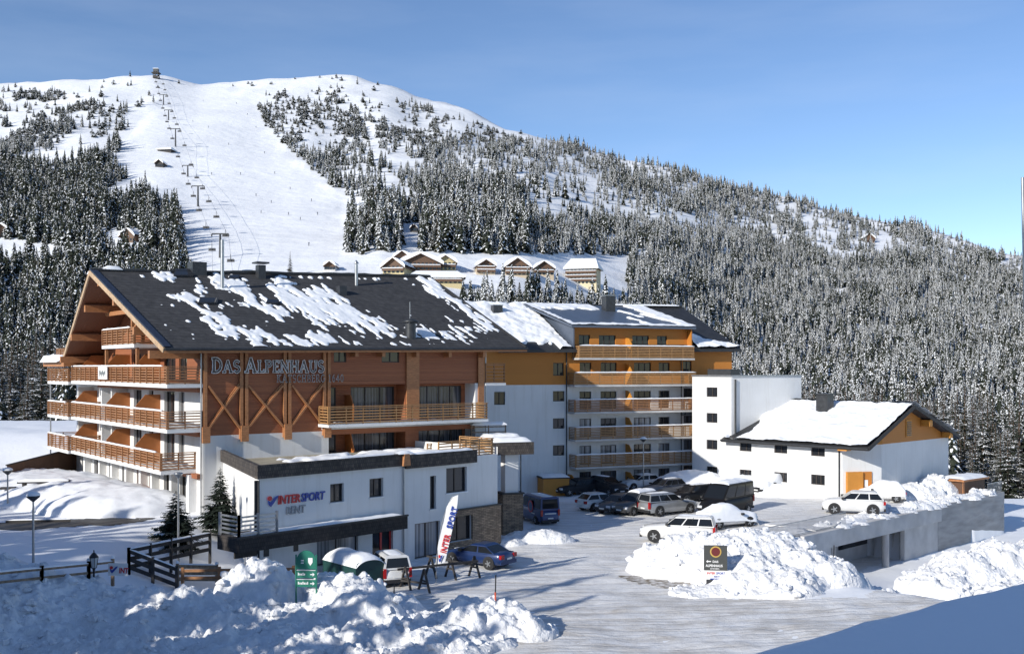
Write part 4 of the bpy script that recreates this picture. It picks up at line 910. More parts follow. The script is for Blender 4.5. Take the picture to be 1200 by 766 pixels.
dr = b.build('dormer_roof', 'metal_blue', ar_)
b = MB(); b.add([(-.02,-.8,13.9),(-.02,-.8,16.34),(-.1,8.4,18.85),(-.05,1.0,15.0),(.1,-.8,13.9),(.1,-.8,16.34),(.1,8.4,18.85),(.1,1.0,15.0)], [(0,1,2,3),(7,6,5,4),(0,4,5,1)]); b.build('dormer_cheek', 'metal_blue', ar_)
b = MB(); b.add([(13.62,-.8,13.2),(13.62,-.8,16.34),(13.6,8.4,18.85),(13.5,-.8,13.2),(13.5,-.8,16.34),(13.5,8.4,18.85)], [(0,1,2),(5,4,3),(0,3,4,1)]); b.build('dormer_cheek', 'ochre', ar_)
snow_on(ar_, E0+Vector((0,.1,.02)), Vector((-.3,-.9,14.22)), Vector((-.9,9,19.05)), G0+Vector((0,-.2,.03)), 70, 80, lambda p, u, v: not (u > .35 and p.x < 0 and v < .16 and u < .85 and fbm(p.x*.8, p.y*.8, 3) > -.3) and fbm(p.x*.5, p.y*.9, 6) > -.75 and (p.x+7.2) > .25*fbm(p.y, 1, 2)-.2+(-.1*p.y), .35, seed=3)
snow_on(ar_, Vector((-.3,-.98,16.52)), Vector((14.0,-.98,16.52)), Vector((13.2,8.6,19.14)), Vector((-1.4,8.6,19.14)), 120, 80, lambda p, u, v: v < .10+.03*fbm(p.x, 1, 1) or u < .05+.03*fbm(p.y, 2, 2) or (v > .78+.12*fbm(p.x*.6, 5, 5) and u < .55) or (u > .60 and v < .85 and fbm(p.x*.7+p.y*.35, p.y*.25, 4) > .12) or (u > .93-.1*v), .16, seed=6)
snow_on(ar_, Vector((14.2,-.95,14.27)), E1+Vector((-.2,.05,.03)), Vector((19.2,3.2,16.4)), Vector((14.4,3.2,16.4)), 40, 30, lambda p, u, v: v < .85-.75*u+.1*fbm(p.x, p.y, 3) or v < .12, .4, seed=8)
b = MB(); ridge_snow(b, (9.2, 8.85, 19.2), (18.0, 8.85, 19.3), .45, .16, seed=4); b.build('snow_cap', 'snow', ar_)
def aflue(x, y, z, w, d, h): o = MB().box(x-w, x+w, y-d, y+d, z-1, z+h).build('chimney', 'metal_dark', ar_); MB().box(x-w-.06, x+w+.06, y-d-.06, y+d+.06, z+h+.002, z+h+.1).build('chimney_cap', 'metal', o)
aflue(7.6, 6.2, 18.5, .55, .55, 1.5); aflue(-5.2, 6.5, 17.8, .5, .4, .9)
# ---------------------------------------------------------------- the white block and the low annex
wb = thing('stair_tower', 'plain white flat-topped block between apartment wing and low annex', 'building', N.w(0, 0), N.rz)
mn = mback(0); dW = Vector(N.L(.87, .49)); C1 = Vector((11.81, 0))
b = MB(); bw_ = [(13.45,14.75,z,z+.95) for z in (9.45, 6.9, 4.25, 1.6)]
wallh(b, mn, 11.81, 16.5, -.5, 11.5, bw_, .2)
wallh(b, mdir(C1, dW), 0, 9.3, -.5, 11.5)
P2 = C1+dW*9.3
b.poly([(11.81,0,11.5),(P2.x,P2.y,11.5),(P2.x+6,P2.y-3,11.5),(16.5,-8,11.5),(16.5,0,11.5)])
b.build('wall', 'plaster', wb)
for h_ in bw_: window(wb, mn, *h_, 1, .2, True, pane='glass')
b = MB(); b.beam((16.5, .03, 11.55), (11.81, .03, 11.55), .2, .14); b.beam((11.81, .03, 11.55), (P2.x, P2.y+.03, 11.55), .2, .14); b.build('coping', 'metal', wb)
b = MB(); q = C1+dW*.35; mdw = mdir(C1, dW); b.tube(mdw(.45, 5, .1), mdw(.45, 11.2, .1), .09); b.build('downpipe', 'metal_dark', wb)
b = MB(); b.box(13.0, 15.8, -3.2, -1.6, 11.5, 12.2); b.build('roof_box', 'metal_dark', wb)
an = thing('low_annex', 'low white annex under a thick snow roof with ochre gable', 'building', N.w(0, 0), N.rz)
nw = [(1.72,3.12,z,z+.92) for z in (4.3, 1.7)]+[(5.6,7.0,z,z+.9) for z in (4.34, 1.65)]+[(9.5,10.85,z,z+.92) for z in (4.3, 1.6)]
b = MB(); wallh(b, mn, 0, 11.81, -.5, 5.6, nw, .22)
Q1 = Vector((-2.02, -3.3)); Q2 = Vector((-2.02, -17.0)); dq = (Q1).normalized()
wallh(b, mdir((0, 0), dq), 0, Q1.length, -.5, 6.0); wallh(b, mdir(Q1, (0, -1)), 0, 13.7, -3.5, 5.45)
b.poly([(Q2.x,Q2.y,-3.5),(11.8,Q2.y,-3.5),(11.8,Q2.y,5.5),(Q2.x,Q2.y,5.5)])
b.build('wall', 'plaster', an)
for h_ in nw: window(an, mn, *h_, 2 if h_[2] < 3 else 1, .22, True, pane='glass')
RZ = 8.85; RY = -7.7
b = MB(); b.prism([(-2.04, -3.3, 5.452), (-2.04, -17.0, 5.452), (-2.04, -17.0, 5.75), (-2.04, RY, RZ-.3), (-2.04, -3.3, 7.0)], (.06, 0, 0)); b.build('gable', 'ochre', an)
mg = mleft(-2.05); 
f = MB(); mbox(f, mg, -9.0, -7.9, 5.9, 7.5, 0, .06); o = f.build('vent', 'ochre_panel', an)
f = MB()
for i in range(7): mbox(f, mg, -8.88, -8.02, 6.0+.2*i, 6.11+.2*i, .061, .10)
f.build('louvre', 'wood_old', o)
b = MB()
for y, z in ((-11.2, 7.15), (-15.6, 5.85)): b.box(-2.95, -2.1, y-.3, y+.3, z-.35, z+.25)
b.build('purlin', 'ochre_panel', an)
b = MB(); mq = mdir((0, 0), dq); mbox(b, mq, .05, Q1.length, 5.45, 6.0, .01, .12); b.build('fascia', 'ochre_panel', an)
b = MB(); mbox(b, mq, .35, 1.85, -.4, 3.05, .003, .35); b.build('door_lobby', 'ochre_panel', an)
b = MB(); mbox(b, mq, 1.86, 2.85, -.4, 3.03, .003, .12); o = b.build('door', 'ochre', an)
b = MB(); mbox(b, mq, 2.1, 2.45, 1.7, 2.3, .121, .14); b.build('notice', 'frame_white', o)
v0 = [(-3.0,.9,5.38),(12.4,.9,5.38),(12.4,RY,RZ),(-3.0,RY,RZ),(-3.0,-17.4,5.6),(12.4,-17.4,5.6)]
b = MB()
for q in ((0,1,2,3),(3,2,5,4)):
    v = [Vector(v0[i]) for i in q]; v += [p+Vector((0,0,-.25)) for p in v]
    b.add(v, [(0,1,2,3),(7,6,5,4),(0,4,5,1),(1,5,6,2),(3,2,6,7),(0,3,7,4)], 0)
nr_ = b.build('roof', 'sheet', an)
def bare(p): w_ = N.w(p.x, p.y, p.z); x, y = pix(w_); return inpoly(x, y, [(852,513),(866,500),(880,492),(892,486),(891,496),(878,508),(862,515)])
snow_on(nr_, Vector((-2.9,.88,5.4)), Vector((12.4,.88,5.4)), Vector((12.4,RY,RZ+.02)), Vector((-2.9,RY,RZ+.02)), 130, 80, lambda p, u, v: not bare(p) and not (u < .16 and v < .38 and v < .36-.1*u and False), .34, seed=5)
snow_on(nr_, Vector((-2.9,RY,RZ+.02)), Vector((12.4,RY,RZ+.02)), Vector((12.4,-17.3,5.62)), Vector((-2.9,-17.3,5.62)), 40, 30, lambda p, u, v: True, .5, seed=9)
b = MB(); b.box(4.4, 5.6, -6.3, -5.1, 7.3, 9.75); o = b.build('chimney', 'metal_dark', nr_); MB().box(4.3, 5.7, -6.4, -5.0, 9.752, 9.87).build('chimney_cap', 'metal_dark', o)
b = MB(); b.tube((-3.0, .98, 5.3), (12.4, .98, 5.3), .09); b.tube((.25, .1, 0), (.25, .1, 5.0), .07); b.tube((.25, .1, 5.0), (.25, .9, 5.3), .07); b.build('gutter', 'metal_dark', an)
b = MB(); b.beam((-3.02, .9, 5.3), (-3.02, RY, RZ-.1), .1, .32); b.beam((-3.02, RY, RZ-.1), (-3.02, -17.4, 5.5), .1, .32); b.build('bargeboard', 'wood_dark', an)
b = MB(); b.box(-.9, 0, .03, .85, 5.0, 5.12); b.build('soffit', 'ochre_panel', an)
# ---------------------------------------------------------------- small ochre hut between the wings
oh = thing('storage_hut', 'low ochre storage hut with a snow-covered lid below apartment windows', 'hut', (4.0, 101.0, -.2), R(15))
MB().box(-1.3, 1.3, -1, 1, 0, 1.9).build('wall', 'ochre_panel', oh); o = MB().box(-1.4, 1.4, -1.1, 1.1, 1.902, 2.0).build('roof', 'sheet', oh)
b = MB(); ridge_snow(b, (-1.35, 0, 2.0), (1.35, 0, 2.0), 2.1, .3, seed=2); b.build('snow_cap', 'snow', o)
# ---------------------------------------------------------------- retaining wall of the upper car park
def rp(t, off, z): return tuple(wall_pt(t, off, z))
def wbox(b, t0, t1, o0, o1, z0a, z0b, z1, mi=0):   # along the wall; the foot may slope
    v = [rp(t0,o0,z0a),rp(t1,o0,z0b),rp(t1,o1,z0b),rp(t0,o1,z0a),rp(t0,o0,z1),rp(t1,o0,z1),rp(t1,o1,z1),rp(t0,o1,z1)]
    return b.add(v, [(0,3,2,1),(4,5,6,7),(0,1,5,4),(1,2,6,5),(2,3,7,6),(3,0,4,7)], mi)
rw = thing('retaining_wall', 'grey concrete retaining wall with garage openings below the snowy upper car park', 'wall', (0,0,0))
b = MB(); wbox(b, -7.5, 4.2, -.35, .05, -3.8, -3.8, .52); wbox(b, 26.8, 41.5, -.35, .05, -4.5, -4.5, .52); b.build('wall', 'concrete_dark', rw)
b = MB(); wbox(b, 4.2, 26.8, -.35, .35, -.75, -.75, .50); wbox(b, 4.2, 8.0, -.34, .33, -3.8, -3.8, -.752); wbox(b, 20.5, 26.8, -.34, .02, -4.2, -4.2, -.752); b.build('garage_beam', 'concrete', rw)
b = MB(); wbox(b, 8.0, 20.5, -3.4, -3.2, -4, -4, -.752); wbox(b, 8.0, 20.5, -3.2, -.355, -.78, -.78, .39); wbox(b, 11.6, 12.3, -3.2, -1.6, -4, -4, -.79); b.build('garage_back_wall', 'concrete', rw)
b = MB(); wbox(b, 7.0, 21.5, -4.6, -.352, .40, .40, .57); b.build('deck_slab', 'packed', rw)
b = MB(); wbox(b, 8.3, 11.4, -3.19, -3.1, -3.8, -3.8, -1.0); b.build('garage_door_or_opening', 'black', rw)  # black panel paints the dark inside of an open garage bay
b = MB(); wbox(b, 12.4, 14.2, -3.19, -3.1, -3.8, -3.8, -1.0); b.build('garage_door_or_opening', 'metal_dark', rw)
b = MB(); wbox(b, 15.6, 20.3, -3.19, -3.1, -2.3, -2.3, -1.0); b.build('window', 'glass', rw)
b = MB(); c_ = wall_pt(17.4, -.1); b.tube((c_.x, c_.y, -4), (c_.x, c_.y, -.752), .28, n=14); b.build('column', 'concrete', rw)
for (t0, t1, h0) in ((-7.3, 11.0, .5), (38.0, 41.3, .5)):
    b = MB(); p, q = Vector(rp(t0, -.15, h0)), Vector(rp(t1, -.15, h0)); n_ = int((q-p).length/.16)
    for i in range(n_+1): c_ = p.lerp(q, i/n_); b.box(c_.x-.012, c_.x+.012, c_.y-.012, c_.y+.012, h0, h0+1.0)
    b.beam(p+Vector((0,0,1.0)), q+Vector((0,0,1.0)), .06, .05); b.beam(p+Vector((0,0,.12)), q+Vector((0,0,.12)), .04, .04); b.build('railing', 'metal', rw)
# return of the wall at its far corner
b = MB(); e0 = wall_pt(41.5, .05); b.prism([(e0.x, e0.y, -4.5), (e0.x-7, e0.y+7.4, -4.5), (e0.x-7.3, e0.y+7.1, -4.5), (e0.x-.3, e0.y-.3, -4.5)], (0, 0, 5.0)); b.build('return_wall', 'concrete_dark', rw)
# ---------------------------------------------------------------- hut behind the annex, timber fence left
hb = thing('bin_shelter', 'small wooden shelter with a flat snow-covered roof beside the annex', 'shelter', (43.2, 99.4, .4), R(40))
MB().box(-2.2, 2.2, -.9, .9, 0, 1.3).build('wall', 'wood_brown', hb); b = MB(); b.box(-2.2, -1.9, -.96, -.905, 0, 1.3); b.build('post', 'wood_beam', hb); o = MB().box(-2.5, 2.5, -1.2, 1.2, 1.302, 1.48).build('roof', 'wood_beam', hb)
b = MB(); ridge_snow(b, (-2.4, 0, 1.48), (2.4, 0, 1.48), 2.3, .28, seed=3); b.build('snow_cap', 'snow', o)
tf = thing('board_fence', 'dark brown vertical board fence behind the snowy garden at left', 'fence', (0,0,0))
b = MB(); p, q = P(8, 556, 84), P(90, 541, 92); p.z, q.z = 1.5, 1.5
b.prism([(p.x,p.y,1.0),(q.x,q.y,1.0),(q.x,q.y,5.3),(p.x,p.y,4.5)], (.06,-.06,0)); b.build('board_panel', 'wood_brown', tf)
b = MB(); b.beam((p.x, p.y-.1, 4.5), (q.x, q.y-.1, 5.3), .14, .1); b.build('top_rail', 'wood_dark', tf)
# ---------------------------------------------------------------- points on the ground / the mountain under a picture point
def G(px, py):
    Y = 55.0
    for _ in range(25):
        X = (px-600)*Y/F; Y += .6*((CZ-zg(X, Y))*F/(py-HY)-Y)
    X = (px-600)*Y/F; return Vector((X, Y, zg(X, Y)))
def on_slope(px, py):
    lo, hi = 0.0, 1.0
    for _ in range(40):
        m_ = (lo+hi)/2
        if pix(slope(px, m_))[1] > py: lo = m_
        else: hi = m_
    return slope(px, lo)
# ---------------------------------------------------------------- heaps of ploughed snow
def pile(name, label, bumps, rough=1.0, st=.16, mats='snow_rough', group='heaps of ploughed snow', seed=0, cat='snow heap', zg=zg, drop=.55):
    x0 = min(b_[0]-b_[2] for b_ in bumps); x1 = max(b_[0]+b_[2] for b_ in bumps); y0 = min(b_[1]-b_[3] for b_ in bumps); y1 = max(b_[1]+b_[3] for b_ in bumps)
    x0 -= .7; x1 += .7; y0 -= .7; y1 += .7
    nx, ny = int((x1-x0)/st)+1, int((y1-y0)/st)+1; hs_ = {}
    for i in range(nx+1):
        for j in range(ny+1):
            x, y = x0+i*st, y0+j*st; wx = x+.5*rough*noise.noise(Vector((x*.7, y*.7, seed))); wy = y+.5*rough*noise.noise(Vector((x*.7, y*.7, seed+9)))
            h = 0
            for (cx_, cy_, rx, ry, hh_) in bumps:
                d = ((wx-cx_)/rx)**2+((wy-cy_)/ry)**2
                if d < 1: h = max(h, hh_*(1-d)**.55) if h == 0 else (h**3+(hh_*(1-d)**.55)**3)**(1/3)
            if h > 0:
                e = min(1, h/.6)
                v1 = noise.voronoi(Vector((x*.75, y*.75, seed+h*.4)))[0]; v2 = noise.voronoi(Vector((x*1.9, y*1.9, seed+4+h)))[0]
                h += e*rough*(.34*noise.noise(Vector((x*.55, y*.55, seed+3)))+.42*(v1[1]-v1[0]-.3)+.30*(v2[1]-v2[0]-.3)+.20*fbm(x*2.0, y*2.0, seed, 6))
            hs_[i, j] = h if 0 < i < nx and 0 < j < ny else 0
    idx = {}; V = []; Fs = []
    c0 = bumps[0]; ox, oy = c0[0], c0[1]; oz = zg(ox, oy)
    def vid(i, j):
        if (i, j) not in idx:
            x, y = x0+i*st, y0+j*st; h = hs_[i, j]; idx[i, j] = len(V); V.append((x-ox, y-oy, zg(x, y)+(h if h > .02 else -drop)-oz))
        return idx[i, j]
    for i in range(nx):
        for j in range(ny):
            if max(hs_[i, j], hs_[i+1, j], hs_[i, j+1], hs_[i+1, j+1]) > .02: Fs.append((vid(i, j), vid(i+1, j), vid(i+1, j+1), vid(i, j+1)))
    b = MB(); b.add(V, Fs, 0, True)
    if rough > .8:
        rc = random.Random(seed); ks = [k for k, v in hs_.items() if v > .12]
        for _ in range(int(len(ks)*st*st*2.4)):
            k = rc.choice(ks); r = rc.choice((.05, .06, .08, .1, .12, .15, .19, .25))*rc.uniform(.8, 1.2); x, y = x0+k[0]*st-ox, y0+k[1]*st-oy; z = zg(x+ox, y+oy)+hs_[k]-oz
            ns_, nr_2 = 7, 4; vv = [(x, y, z+r*.9)]; ff = []
            for a in range(1, nr_2):
                for c in range(ns_):
                    ph, t_ = math.pi*a/nr_2, 6.283*c/ns_; q = r*rc.uniform(.6, 1.3); vv.append((x+q*math.sin(ph)*math.cos(t_)*1.15, y+q*math.sin(ph)*math.sin(t_), z+q*math.cos(ph)*.8))
            ff += [(0, 1+c, 1+(c+1) % ns_) for c in range(ns_)]
            for a in range(nr_2-2): ff += [(1+a*ns_+c, 1+(a+1)*ns_+c, 1+(a+1)*ns_+(c+1) % ns_, 1+a*ns_+(c+1) % ns_) for c in range(ns_)]
            b.add(vv, ff, 0, False)
    o = b.build(name, mats, None, (ox, oy, oz)); return tag(o, label, cat, group)
pile('snow_pile', 'long rough heap of ploughed snow in the shaded foreground below the green sign', [(-19,49,5,3.2,1.25),(-15.5,49.5,4,3.2,1.55),(-12.6,52.2,2.5,2.2,2.7),(-10.6,49.5,3.2,2.8,1.15),(-8.3,51.6,2.1,2.2,2.35),(-6.6,50.4,2.2,2.3,1.55),(-3.9,49.2,2.5,2.2,.9),(-1.2,48.8,2.2,2,1.55),(.6,48.2,1.5,1.5,.9),(-17,45,9,4,.85),(-9,45.6,6,3.4,.8),(-4,46.4,4,2.6,.8),(-26,47,6,5,.55)], 1.0, .105, seed=1)
pile('snow_pile', 'big sunlit heap of ploughed snow around the dark hotel board', [(9.3,62.8,2.3,2.0,1.7),(11.2,62.2,3.0,2.9,2.0),(13.2,61.5,3.6,4.2,2.1),(15.6,62.6,2.6,3.4,2.6),(14.4,58.4,3.6,3.2,1.3),(17.6,60.2,3.4,3.2,1.7),(20.6,60.8,3.4,2.8,1.1),(22.8,61.6,2.8,2.0,.8),(11.0,57.0,2.4,1.7,.42),(14.3,56,2.6,1.6,.6),(12.9,57.8,1.3,1.5,.7)], 1.0, .13, seed=5)
pile('snow_pile', 'tall lumpy snow heap at right below the concrete wall', [(29.2,72.6,2.4,2.4,1.7),(32.2,74.6,3.2,2.8,2.6),(35.8,76.2,3.6,3.2,2.9),(39.8,78,4,3.2,2.7),(44,79.6,4,3.2,2.4),(33,72,5,3,1.2),(41,75,6,3,1.2)], 1.1, .15, seed=8)
pile('snow_pile', 'pointed snow heap against the white annex gable', [(36.8,95.4,3.2,2.0,1.2),(40.2,98.6,2.4,1.8,1.6),(33.6,93.6,2.6,1.4,.8)], .9, .18, seed=11)
pile('snow_pile', 'smooth snow heap along the annex foot between the black van and the wall', [(17.5,102.2,4,2.4,2.0),(21.5,99.6,3.4,2,1.7),(25.4,96.2,3.2,1.6,1.1)], .45, .2, seed=13, mats='snow')
pile('snow_pile', 'low snow heap beside the stone plinth of the porch pillar', [(1.8,74.2,2.8,1.6,.8),(-.4,72.8,1.6,1.1,.5)], .5, .16, seed=15)
pile('snow_pile', 'wide smooth snow mound in front of the balconied gable', [(-26.5,70,5.2,4.2,1.5),(-31,74,6,5,1.6),(-36,80,6.5,6,1.5),(-41,86,7,5,1.2),(-38,72,6,5,.6)], .32, .25, seed=17, mats='snow', cat='snow mound')
rw_ = random.Random(3); bb = [wall_pt(10.0+1.0*i+rw_.uniform(-.5, .5), -.8+rw_.uniform(-.35, .25)) for i in range(30)]
pile('snow_pile', 'ridge of shovelled snow along the edge of the upper car park', [(p.x, p.y, rw_.uniform(.6, 1.7), rw_.uniform(.6, 1.0), rw_.uniform(.2, .55)*(.5 if i < 12 else 1)) for i, p in enumerate(bb)], .9, .16, seed=19, zg=lambda x, y: .52, drop=.1)
# near slope of shaded snow, lower right
def sl_z(x, y):
    e = 26.0+.44*(x-6); z = 5.25+.145*(x-6)-.01*(x-6)**2*.35
    d = e-y
    return z+(-.06*d if d > 0 else -.9*(-d)**1.15*.9)+.05*fbm(x*.3, y*.3, 2)
b = MB(); xs_ = fr_(-14, 60, .8); ys_ = fr_(4, 52, .5)
gs = grid(xs_, ys_, lambda x, y: max(sl_z(x, y), zg(x, y)-.6), 'snow_slope', 'snow'); tag(gs, kind='structure')
# ---------------------------------------------------------------- cars
M['tyre'] = mat('tyre', (.015, .015, .016), .8); M['rim'] = mat('alloy_rim', (.35, .36, .37), .35, metal=.7)
M['car_glass'] = mat('car_glass', (.012, .014, .017), .06, spec=.35); M['lamp_red'] = mat('tail_lens', (.35, .012, .012), .2); M['lamp_clear'] = mat('head_lens', (.6, .62, .65), .1, spec=.9)
M['plate'] = mat('number_plate', (.7, .7, .68), .5); M['trim'] = mat('black_trim', (.02, .02, .022), .55)
def paint(name, col, metal=0.0):
    dk = max(col) < .06; m = mat(name, col, .3, metal=metal, spec=.12 if dk else .5, var=.18, scale=1.3); m.node_tree.nodes['Principled BSDF'].inputs['Coat Weight'].default_value = .0 if dk else .4; m.node_tree.nodes['Principled BSDF'].inputs['Coat Roughness'].default_value = .12; M[name] = m
for n_, c_, k_ in (('p_white', (.72, .72, .71), 0), ('p_dark', (.035, .036, .04), 0), ('p_black', (.012, .012, .014), 0), ('p_grey', (.13, .135, .14), .4), ('p_silver', (.40, .41, .42), .5), ('p_blue', (.012, .035, .125), .2), ('p_vanblue', (.025, .05, .17), 0), ('p_red', (.32, .015, .015), 0), ('p_navy', (.03, .04, .065), 0)): paint(n_, c_, k_)
KIND = {  # length, width, height, belt, bonnet profile [(x/L, z)], glasshouse base/top (rear, front) in x/L, wheel radius, tail height, side panes
 'hatch': (4.2, 1.78, 1.50, .98, [(.20,.95),(.34,.86),(.45,.74),(.5,.55)], (-.47,.23), (-.33,.03), .32, .98, 2),
 'suv': (4.5, 1.88, 1.70, 1.12, [(.22,1.14),(.38,1.07),(.465,.94),(.5,.62)], (-.475,.22), (-.37,.03), .38, 1.10, 3),
 'estate': (4.75, 1.84, 1.52, .95, [(.18,.97),(.34,.88),(.45,.75),(.5,.55)], (-.48,.2), (-.43,.02), .33, .95, 3),
 'sedan': (4.65, 1.84, 1.42, .92, [(.18,.94),(.34,.86),(.45,.74),(.5,.52)], (-.40,.2), (-.21,.02), .34, .98, 2),
 'van': (5.7, 2.0, 2.5, 1.35, [(.33,1.36),(.40,1.18),(.47,1.0),(.5,.6)], (-.49,.36), (-.475,.17), .36, 1.35, 3),
 'minivan': (4.4, 1.8, 1.82, 1.08, [(.24,1.1),(.38,1.0),(.47,.85),(.5,.58)], (-.49,.25), (-.46,.06), .33, 1.08, 2),
 'pickup': (5.25, 1.86, 1.82, 1.17, [(.16,1.18),(.36,1.06),(.46,.95),(.5,.65)], (-.485,.17), (-.45,.02), .39, 1.12, 3)}
def car_top(k, x):
    L_, W_, H_, be, bon, gb, gt, wr, th_, ns = KIND[k]; t = x/L_
    pts = [(-.5, .62), (-.485, th_-.06), (-.46, th_)]+[(gb[0], th_ if gb[0] < -.45 else be)]*0+[(bon[0][0], be+.01)]+bon[1:]
    for (a, za), (b_, zb_) in zip(pts, pts[1:]):
        if a <= t <= b_: return za+(zb_-za)*(t-a)/(b_-a)
    return .55
def car(kind, pnt, name, label, pos, heading, snow='none', scale=1.0, cat='car', group='cars parked in front of the hotels', wheels=True, plate=True):
    L_, W_, H_, be, bon, gb, gt, wr, th_, ns = KIND[kind]; w = W_/2
    root = thing(name, label, cat, pos, math.atan2(heading[1], heading[0]), group)
    if scale != 1: root.scale = (scale,)*3
    # body shell
    xs_ = sorted({-.5*L_, -.49*L_, -.47*L_, -.43*L_, -.36*L_, -.25*L_, -.1*L_, .05*L_, .2*L_, .28*L_, *[p[0]*L_ for p in bon], .48*L_, .495*L_})
    b = MB(); V = []; n = 13
    for x in xs_:
        t = abs(x)/(L_/2); ww = w*(1-.10*max(0, t-.55)/.45-.22*max(0, t-.93)/.07*.6); zt = car_top(kind, x); zb = .24+.12*max(0, t-.85)/.15
        zm = zb+(zt-zb)*.55
        half = [(0, zb), (ww*.8, zb), (ww*.96, zb+.1), (ww, zm-.08), (ww*.975, zm+.04), (ww*.965, zt-.10), (ww*.88, zt-.01), (0, zt+.04)]
        V += [(x, y, z) for y, z in half]+[(x, -y, z) for y, z in half[-2:0:-1]]
    m_ = 14
    fs = [(i*m_+j, (i+1)*m_+j, (i+1)*m_+(j+1) % m_, i*m_+(j+1) % m_) for i in range(len(xs_)-1) for j in range(m_)]
    b.add(V, fs, 0, True); b.add(V[:m_], [tuple(range(m_))], 0); b.add(V[-m_:], [tuple(range(m_-1, -1, -1))], 0)
    # glasshouse
    a0, a1, c0, c1 = gb[0]*L_, gb[1]*L_, gt[0]*L_, gt[1]*L_; wb_, wt = w*.93, w*(.86 if kind == 'van' else .74); zb = be-.03; zt = H_-.07
    ring = [[(a0, wb_, zb), (a1, wb_, zb), (a1, -wb_, zb), (a0, -wb_, zb)], [(c0, wt, zt), (c1, wt, zt), (c1, -wt, zt), (c0, -wt, zt)],
            [(c0+.12, wt*.8, H_), (c1-.18, wt*.8, H_), (c1-.18, -wt*.8, H_), (c0+.12, -wt*.8, H_)]]
    gv = [p for r_ in ring for p in r_]
    b.add(gv, [(i*4+j, i*4+(j+1) % 4, i*4+4+(j+1) % 4, i*4+4+j) for i in range(2) for j in range(4)]+[(8,9,10,11)], 0)
    b.build('body', pnt, root)
    def pane(q, nm, ins=.06, up=.012, lo_=.1, hi=.9):
        q = [Vector(p) for p in q]; nn_ = (q[1]-q[0]).cross(q[3]-q[0]).normalized(); cen = sum(q, Vector())/4
        if nn_.dot(cen-Vector((cen.x if abs(cen.y) > w*.5 else 0, 0, be))) < 0: nn_ = -nn_
        l0, r0 = q[0].lerp(q[3], lo_), q[1].lerp(q[2], lo_); l1, r1 = q[0].lerp(q[3], hi), q[1].lerp(q[2], hi)
        v = [l0.lerp(r0, ins)+nn_*up, l0.lerp(r0, 1-ins)+nn_*up, l1.lerp(r1, 1-ins)+nn_*up, l1.lerp(r1, ins)+nn_*up]
        MB().poly(v).build(nm, 'car_glass', root)
    pane([(a1, wb_, zb), (a1, -wb_, zb), (c1, -wt, zt), (c1, wt, zt)], 'windscreen', .05)
    pane([(a0, -wb_, zb), (a0, wb_, zb), (c0, wt, zt), (c0, -wt, zt)], 'rear_window', .08, lo_=.15)
    for s in (1, -1):
        fr0 = [0, .33, .66, 1] if ns == 3 else [0, .48, 1]
        if kind == 'pickup': MB().beam((a0+(a1-a0)*.5, s*(wb_+.008), zb-.1), (c0+(c1-c0)*.5, s*(wt+.012), zt), .035, .02).build('canopy_seam', 'trim', root)
        for f0, f1 in zip(fr0, fr0[1:]):
            q = [Vector((a0+(a1-a0)*f0, s*wb_, zb)), Vector((a0+(a1-a0)*f1, s*wb_, zb)), Vector((c0+(c1-c0)*f1, s*wt, zt)), Vector((c0+(c1-c0)*f0, s*wt, zt))]
            pane(q, 'side_window', .05, lo_=.12, hi=.88)
    zl = .70 if kind not in ('van', 'pickup') else .85
    b = MB()
    for s in (1, -1):
        o = MB().box(-.502*L_, -.465*L_, s*w*.55, s*w*.9, th_-.32, th_-.08) if kind in ('hatch', 'sedan', 'suv') else MB().box(-.502*L_, -.47*L_, s*w*.74, s*w*.92, th_-.5, th_+.05)
        o.build('tail_light', 'lamp_red', root)
        MB().box(.455*L_, .492*L_, s*w*.5, s*w*.88, zl-.12, zl+.06).build('headlight', 'lamp_clear', root)
        MB().box(a1-.32, a1-.12, s*(w-.02), s*(w+.17), be+.02, be+.17).build('mirror', 'trim', root)
    MB().box(-.503*L_, -.47*L_, -w*.86, w*.86, .30, .50).build('bumper', 'trim' if kind in ('van', 'minivan', 'pickup', 'suv') else pnt, root)
    MB().box(.47*L_, .502*L_, -w*.8, w*.8, .28, .52).build('grille', 'trim', root)
    if plate: MB().box(-.509*L_, -.5035*L_, -.26, .26, .58, .69).build('number_plate', 'plate', root); MB().box(.5025*L_, .508*L_, -.26, .26, .42, .53).build('number_plate', 'plate', root)
    if wheels:
        for sx in (-.30, .305):
            for s in (1, -1):
                x = sx*L_; MB().tube((x, s*(w-.30), wr+.03), (x, s*(w+.004), wr+.03), wr+.07, n=18).build('wheel_arch', 'trim', root)
                o = MB().tube((x, s*(w-.22), wr), (x, s*(w+.02), wr), wr, n=18).build('tyre', 'tyre', root)
                r = MB(); r.tube((x, s*(w-.1), wr), (x, s*(w+.026), wr), wr*.28, n=10)
                for i in range(5):
                    a = i*1.2566; r.beam((x, s*(w+.018), wr), (x+wr*.62*math.cos(a), s*(w+.022), wr+wr*.62*math.sin(a)), .07, .03, up=(0, 1, 0))
                r.lathe([], 3) if False else None
                k = MB(); k.tube((0,0,0), (0,0,.03), wr*.66, n=16)
                r.build('rim', 'rim', o)
